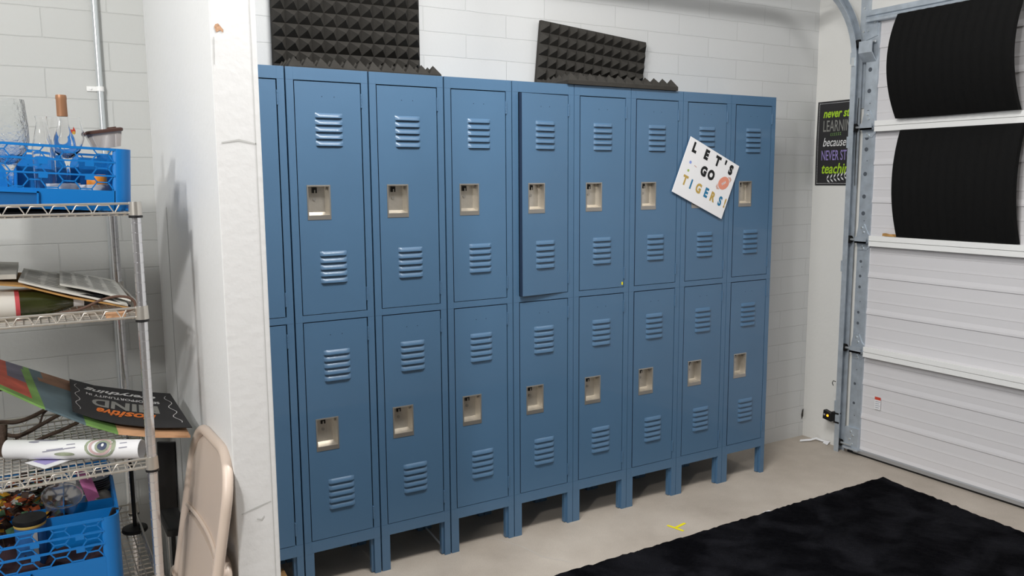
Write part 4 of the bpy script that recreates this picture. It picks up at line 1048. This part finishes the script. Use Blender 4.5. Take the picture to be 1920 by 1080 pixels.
bx_ = MB(); bx_.box(-0.435, -0.345, -0.30, -0.135, zb4, 0.572)
tag(bx_.build('blue_box', M['plastic'], smooth=0, bevel=.003), 'blue plastic box inside the lower dish rack under plates', 'box')
mg = thing('travel_mug', 'blue cup with black lid and gold rim at the left in the lower rack', 'cup', (-0.552, -0.475, zb4))
MB().lathe([(0.0, 0.0), (0.030, 0.0), (0.032, 0.006), (0.037, 0.172), (0.0, 0.172)], n=28).build('body', M['mugblue'], mg)
MB().lathe([(0.0372, 0.172), (0.0380, 0.174), (0.0380, 0.180), (0.0372, 0.181)], n=28).build('rim', M['gold'], mg)
MB().lathe([(0.0385, 0.180), (0.0400, 0.184), (0.0390, 0.193), (0.0, 0.196)], n=28).build('lid', M['blackplastic'], mg)
q = MB(); a = -1.45; q.add([(.0378*math.cos(a+.1*i)*(1 if j else .97), .0378*math.sin(a+.1*i)*(1 if j else .97), .03+.14*j) for i in range(4) for j in range(2)], [(2*i, 2*i+2, 2*i+3, 2*i+1) for i in range(3)]); q.build('silver_strip', M['tapegrey'], mg)
cl = MB(); cl.prism([(-0.376, 0.648), (-0.352, 0.648), (-0.346, 0.676), (-0.362, 0.680)], -0.585, -0.575, 'y')
tag(cl.build('black_clip', M['blackplastic'], smooth=0, bevel=.002), 'black clip at the front right corner of the lower dish rack', 'clip')
sd_ = thing('round_base_stand', 'black round-based stand on the bottom shelf right of the lower rack', 'stand', (-0.279, -0.20, 0.4525))
MB().lathe([(0.0, 0.0), (0.036, 0.0), (0.038, 0.004), (0.036, 0.012), (0.012, 0.018), (0.0, 0.018)], n=28).build('base', M['blackmetal'], sd_)
MB().tube([(0.001, 0, 0.012), (0.001, 0, 0.30)], 0.0060, 12).build('pole', M['blackmetal'], sd_)

# ------------------------------------------------------------------ leaning boards, clear tub, folding chair
bl = MB(); bl.box(-0.007, 0.007, -0.028, 0.028, 0, 0.605); o = bl.build('black_board', M['blackplastic'], smooth=0)
o.location = (-0.134, 0.175, 0.004); o.rotation_euler = (math.radians(1), math.radians(0), math.radians(64))
tag(o, 'wide black board leaning in the corner between rack and partition', 'board', 'black boards in the corner')
bl = MB(); bl.box(-0.005, 0.005, -0.020, 0.020, 0, 0.58); o = bl.build('black_board', M['blackplastic'], smooth=0)
o.location = (-0.140, 0.262, 0.004); o.rotation_euler = (math.radians(1), math.radians(1), math.radians(60))
tag(o, 'narrow black board leaning against the partition behind the wide one', 'board', 'black boards in the corner')
ctb = thing('plastic_bin', 'clear plastic bin with a dark lid between the rack and beige chair', 'bin', (-0.166, -0.19, 0.0))
q = MB(); loft(q, [rr(.024, .07, .012, 0.001), rr(.028, .09, .015, .44), rr(.0285, .092, .015, .445)], caps=(True, False)); q.build('tub', M['clearplastic'], ctb)
q = MB(); loft(q, [rr(.030, .093, .015, .442), rr(.030, .093, .015, .462), rr(.026, .088, .012, .466)]); q.build('lid', M['blackplastic'], ctb)
q = MB(); loft(q, [rr(.020, .06, .01, 0.006), rr(.022, .07, .01, .25)]); q.build('contents', M['greylid'], ctb)

chb = thing('folding_chair', 'beige resin folding chair folded and leaning on the white partition', 'chair')
# local frame: s along -y (towards the viewer), t up the leaning plane, d out of the plane (towards -x)
S0 = Vector((-0.268, -0.700, 0.0)); tv = Vector((0.150, 0.0, 0.868)).normalized(); sv = Vector((0, -1, 0)); dv_ = tv.cross(sv).normalized()
if dv_.x > 0: dv_ = -dv_
TL = 0.885
def cp(s, t, d=0.0): return S0+sv*s+tv*t+dv_*d
def outline(w, top, bot, r, n=8, taper=0.0, skew=0.0):
    pts = [(-w+taper, bot)]
    for k in range(n+1):
        a = PI-k/n*PI/2; pts.append((-w+r+r*math.cos(a), top-r+r*math.sin(a)))
    for k in range(n+1):
        a = PI/2-k/n*PI/2; pts.append((w-r+r*math.cos(a), top-r+r*math.sin(a)))
    pts.append((w-taper, bot)); return pts
ol = outline(0.225, TL-.012, 0.0, 0.12)
sk = lambda s, t: t+0.05*(s)*max(0, (t-.5)/.4)
MB().tube([cp(s, sk(s, t), 0.0) for s, t in ol], 0.0135, 12).build('front_frame', M['beige'], chb)
def panel(w, top, bot, r, depth, dish, nm, thick=0.006, n=14):
    q = MB(); rows = []; back = []
    for i in range(n+1):
        t = bot+(top-bot)*i/n; row = []; rb = []
        ww = w
        if top-t < r: ww = w-r+math.sqrt(max(0, r*r-(r-(top-t))**2))
        for j in range(n+1):
            s = -ww+2*ww*j/n; u = s/w
            d = depth+dish*(u*u-1)*1.0
            row.append(cp(s, sk(s, t), d)); rb.append(cp(s, sk(s, t), d-thick))
        rows.append(row); back.append(rb)
    q.grid(rows); q.grid(back); q.grid([rows[0], back[0]]); q.grid([rows[-1], back[-1]])
    q.grid([[r_2[0] for r_2 in rows], [r_2[0] for r_2 in back]]); q.grid([[r_2[-1] for r_2 in rows], [r_2[-1] for r_2 in back]])
    return q.build(nm, M['beige'], chb, smooth=50)
panel(0.213, TL-.022, 0.632, 0.11, 0.002, 0.014, 'backrest')
lip = MB(); lip.tube([cp(s, sk(s, .632), 0.002+0.014*((s/.213)**2-1)+.003) for s in [-.205+.41*k/12 for k in range(13)]], 0.006, 8); lip.build('backrest_lip', M['beige'], chb)
panel(0.195, 0.616, 0.15, 0.02, 0.006, 0.008, 'seat', 0.022)
MB().tube([cp(s, t, -0.032) for s, t in outline(0.205, 0.60, 0.0, 0.05)], 0.0115, 10).build('rear_frame', M['beige'], chb)
for s in (-0.232, 0.232): MB().tube([cp(s-.012, 0.42, 0.004), cp(s+.012, 0.42, 0.004)], 0.014, 12).build('pivot_cap', M['beige'], chb)
q = MB(); q.tube([cp(-0.22, 0.30, 0.02), cp(0.2, 0.30, 0.02)], 0.006, 8); q.build('cross_brace', M['beige'], chb)

# ------------------------------------------------------------------ light
def area(name, loc, target, size, sy, energy, col=(1, 1, 1)):
    l = bpy.data.lights.new(name, 'AREA'); l.shape = 'RECTANGLE'; l.size = size; l.size_y = sy; l.energy = energy; l.color = col
    o = bpy.data.objects.new(name, l); C.objects.link(o); o.location = loc
    o.rotation_euler = (Vector(target)-Vector(loc)).to_track_quat('-Z', 'Y').to_euler(); return o
area('ceiling_lamp_main', (0.72, -1.25, 3.05), (0.85, -0.9, 0), 1.15, 0.3, 63, (1.0, 0.99, 0.97))
area('ceiling_lamp_door', (2.95, -1.5, 3.1), (3.1, -0.3, 0.6), 0.6, 0.3, 6.5, (1.0, 0.99, 0.97))  # added fill brightening the right block wall, no fixture there
area('ceiling_lamp_storage', (-2.4, -3.0, 2.75), (0.3, 0.2, 1.2), 0.25, 0.2, 58, (1.0, 0.99, 0.97))
area('ceiling_lamp_left', (-1.75, -1.75, 3.1), (-0.4, -0.5, 1.2), 0.5, 0.25, 32, (1.0, 0.99, 0.97))  # added fill lifting the partition's left face, not a real fixture
w = bpy.data.worlds.new('world'); bpy.context.scene.world = w; w.use_nodes = True
w.node_tree.nodes['Background'].inputs[0].default_value = (0.8, 0.85, 0.9, 1); w.node_tree.nodes['Background'].inputs[1].default_value = 0.02
vs_ = bpy.context.scene.view_settings; vs_.view_transform = 'Standard'; vs_.look = 'None'; vs_.exposure = 0.0; vs_.gamma = 1.0
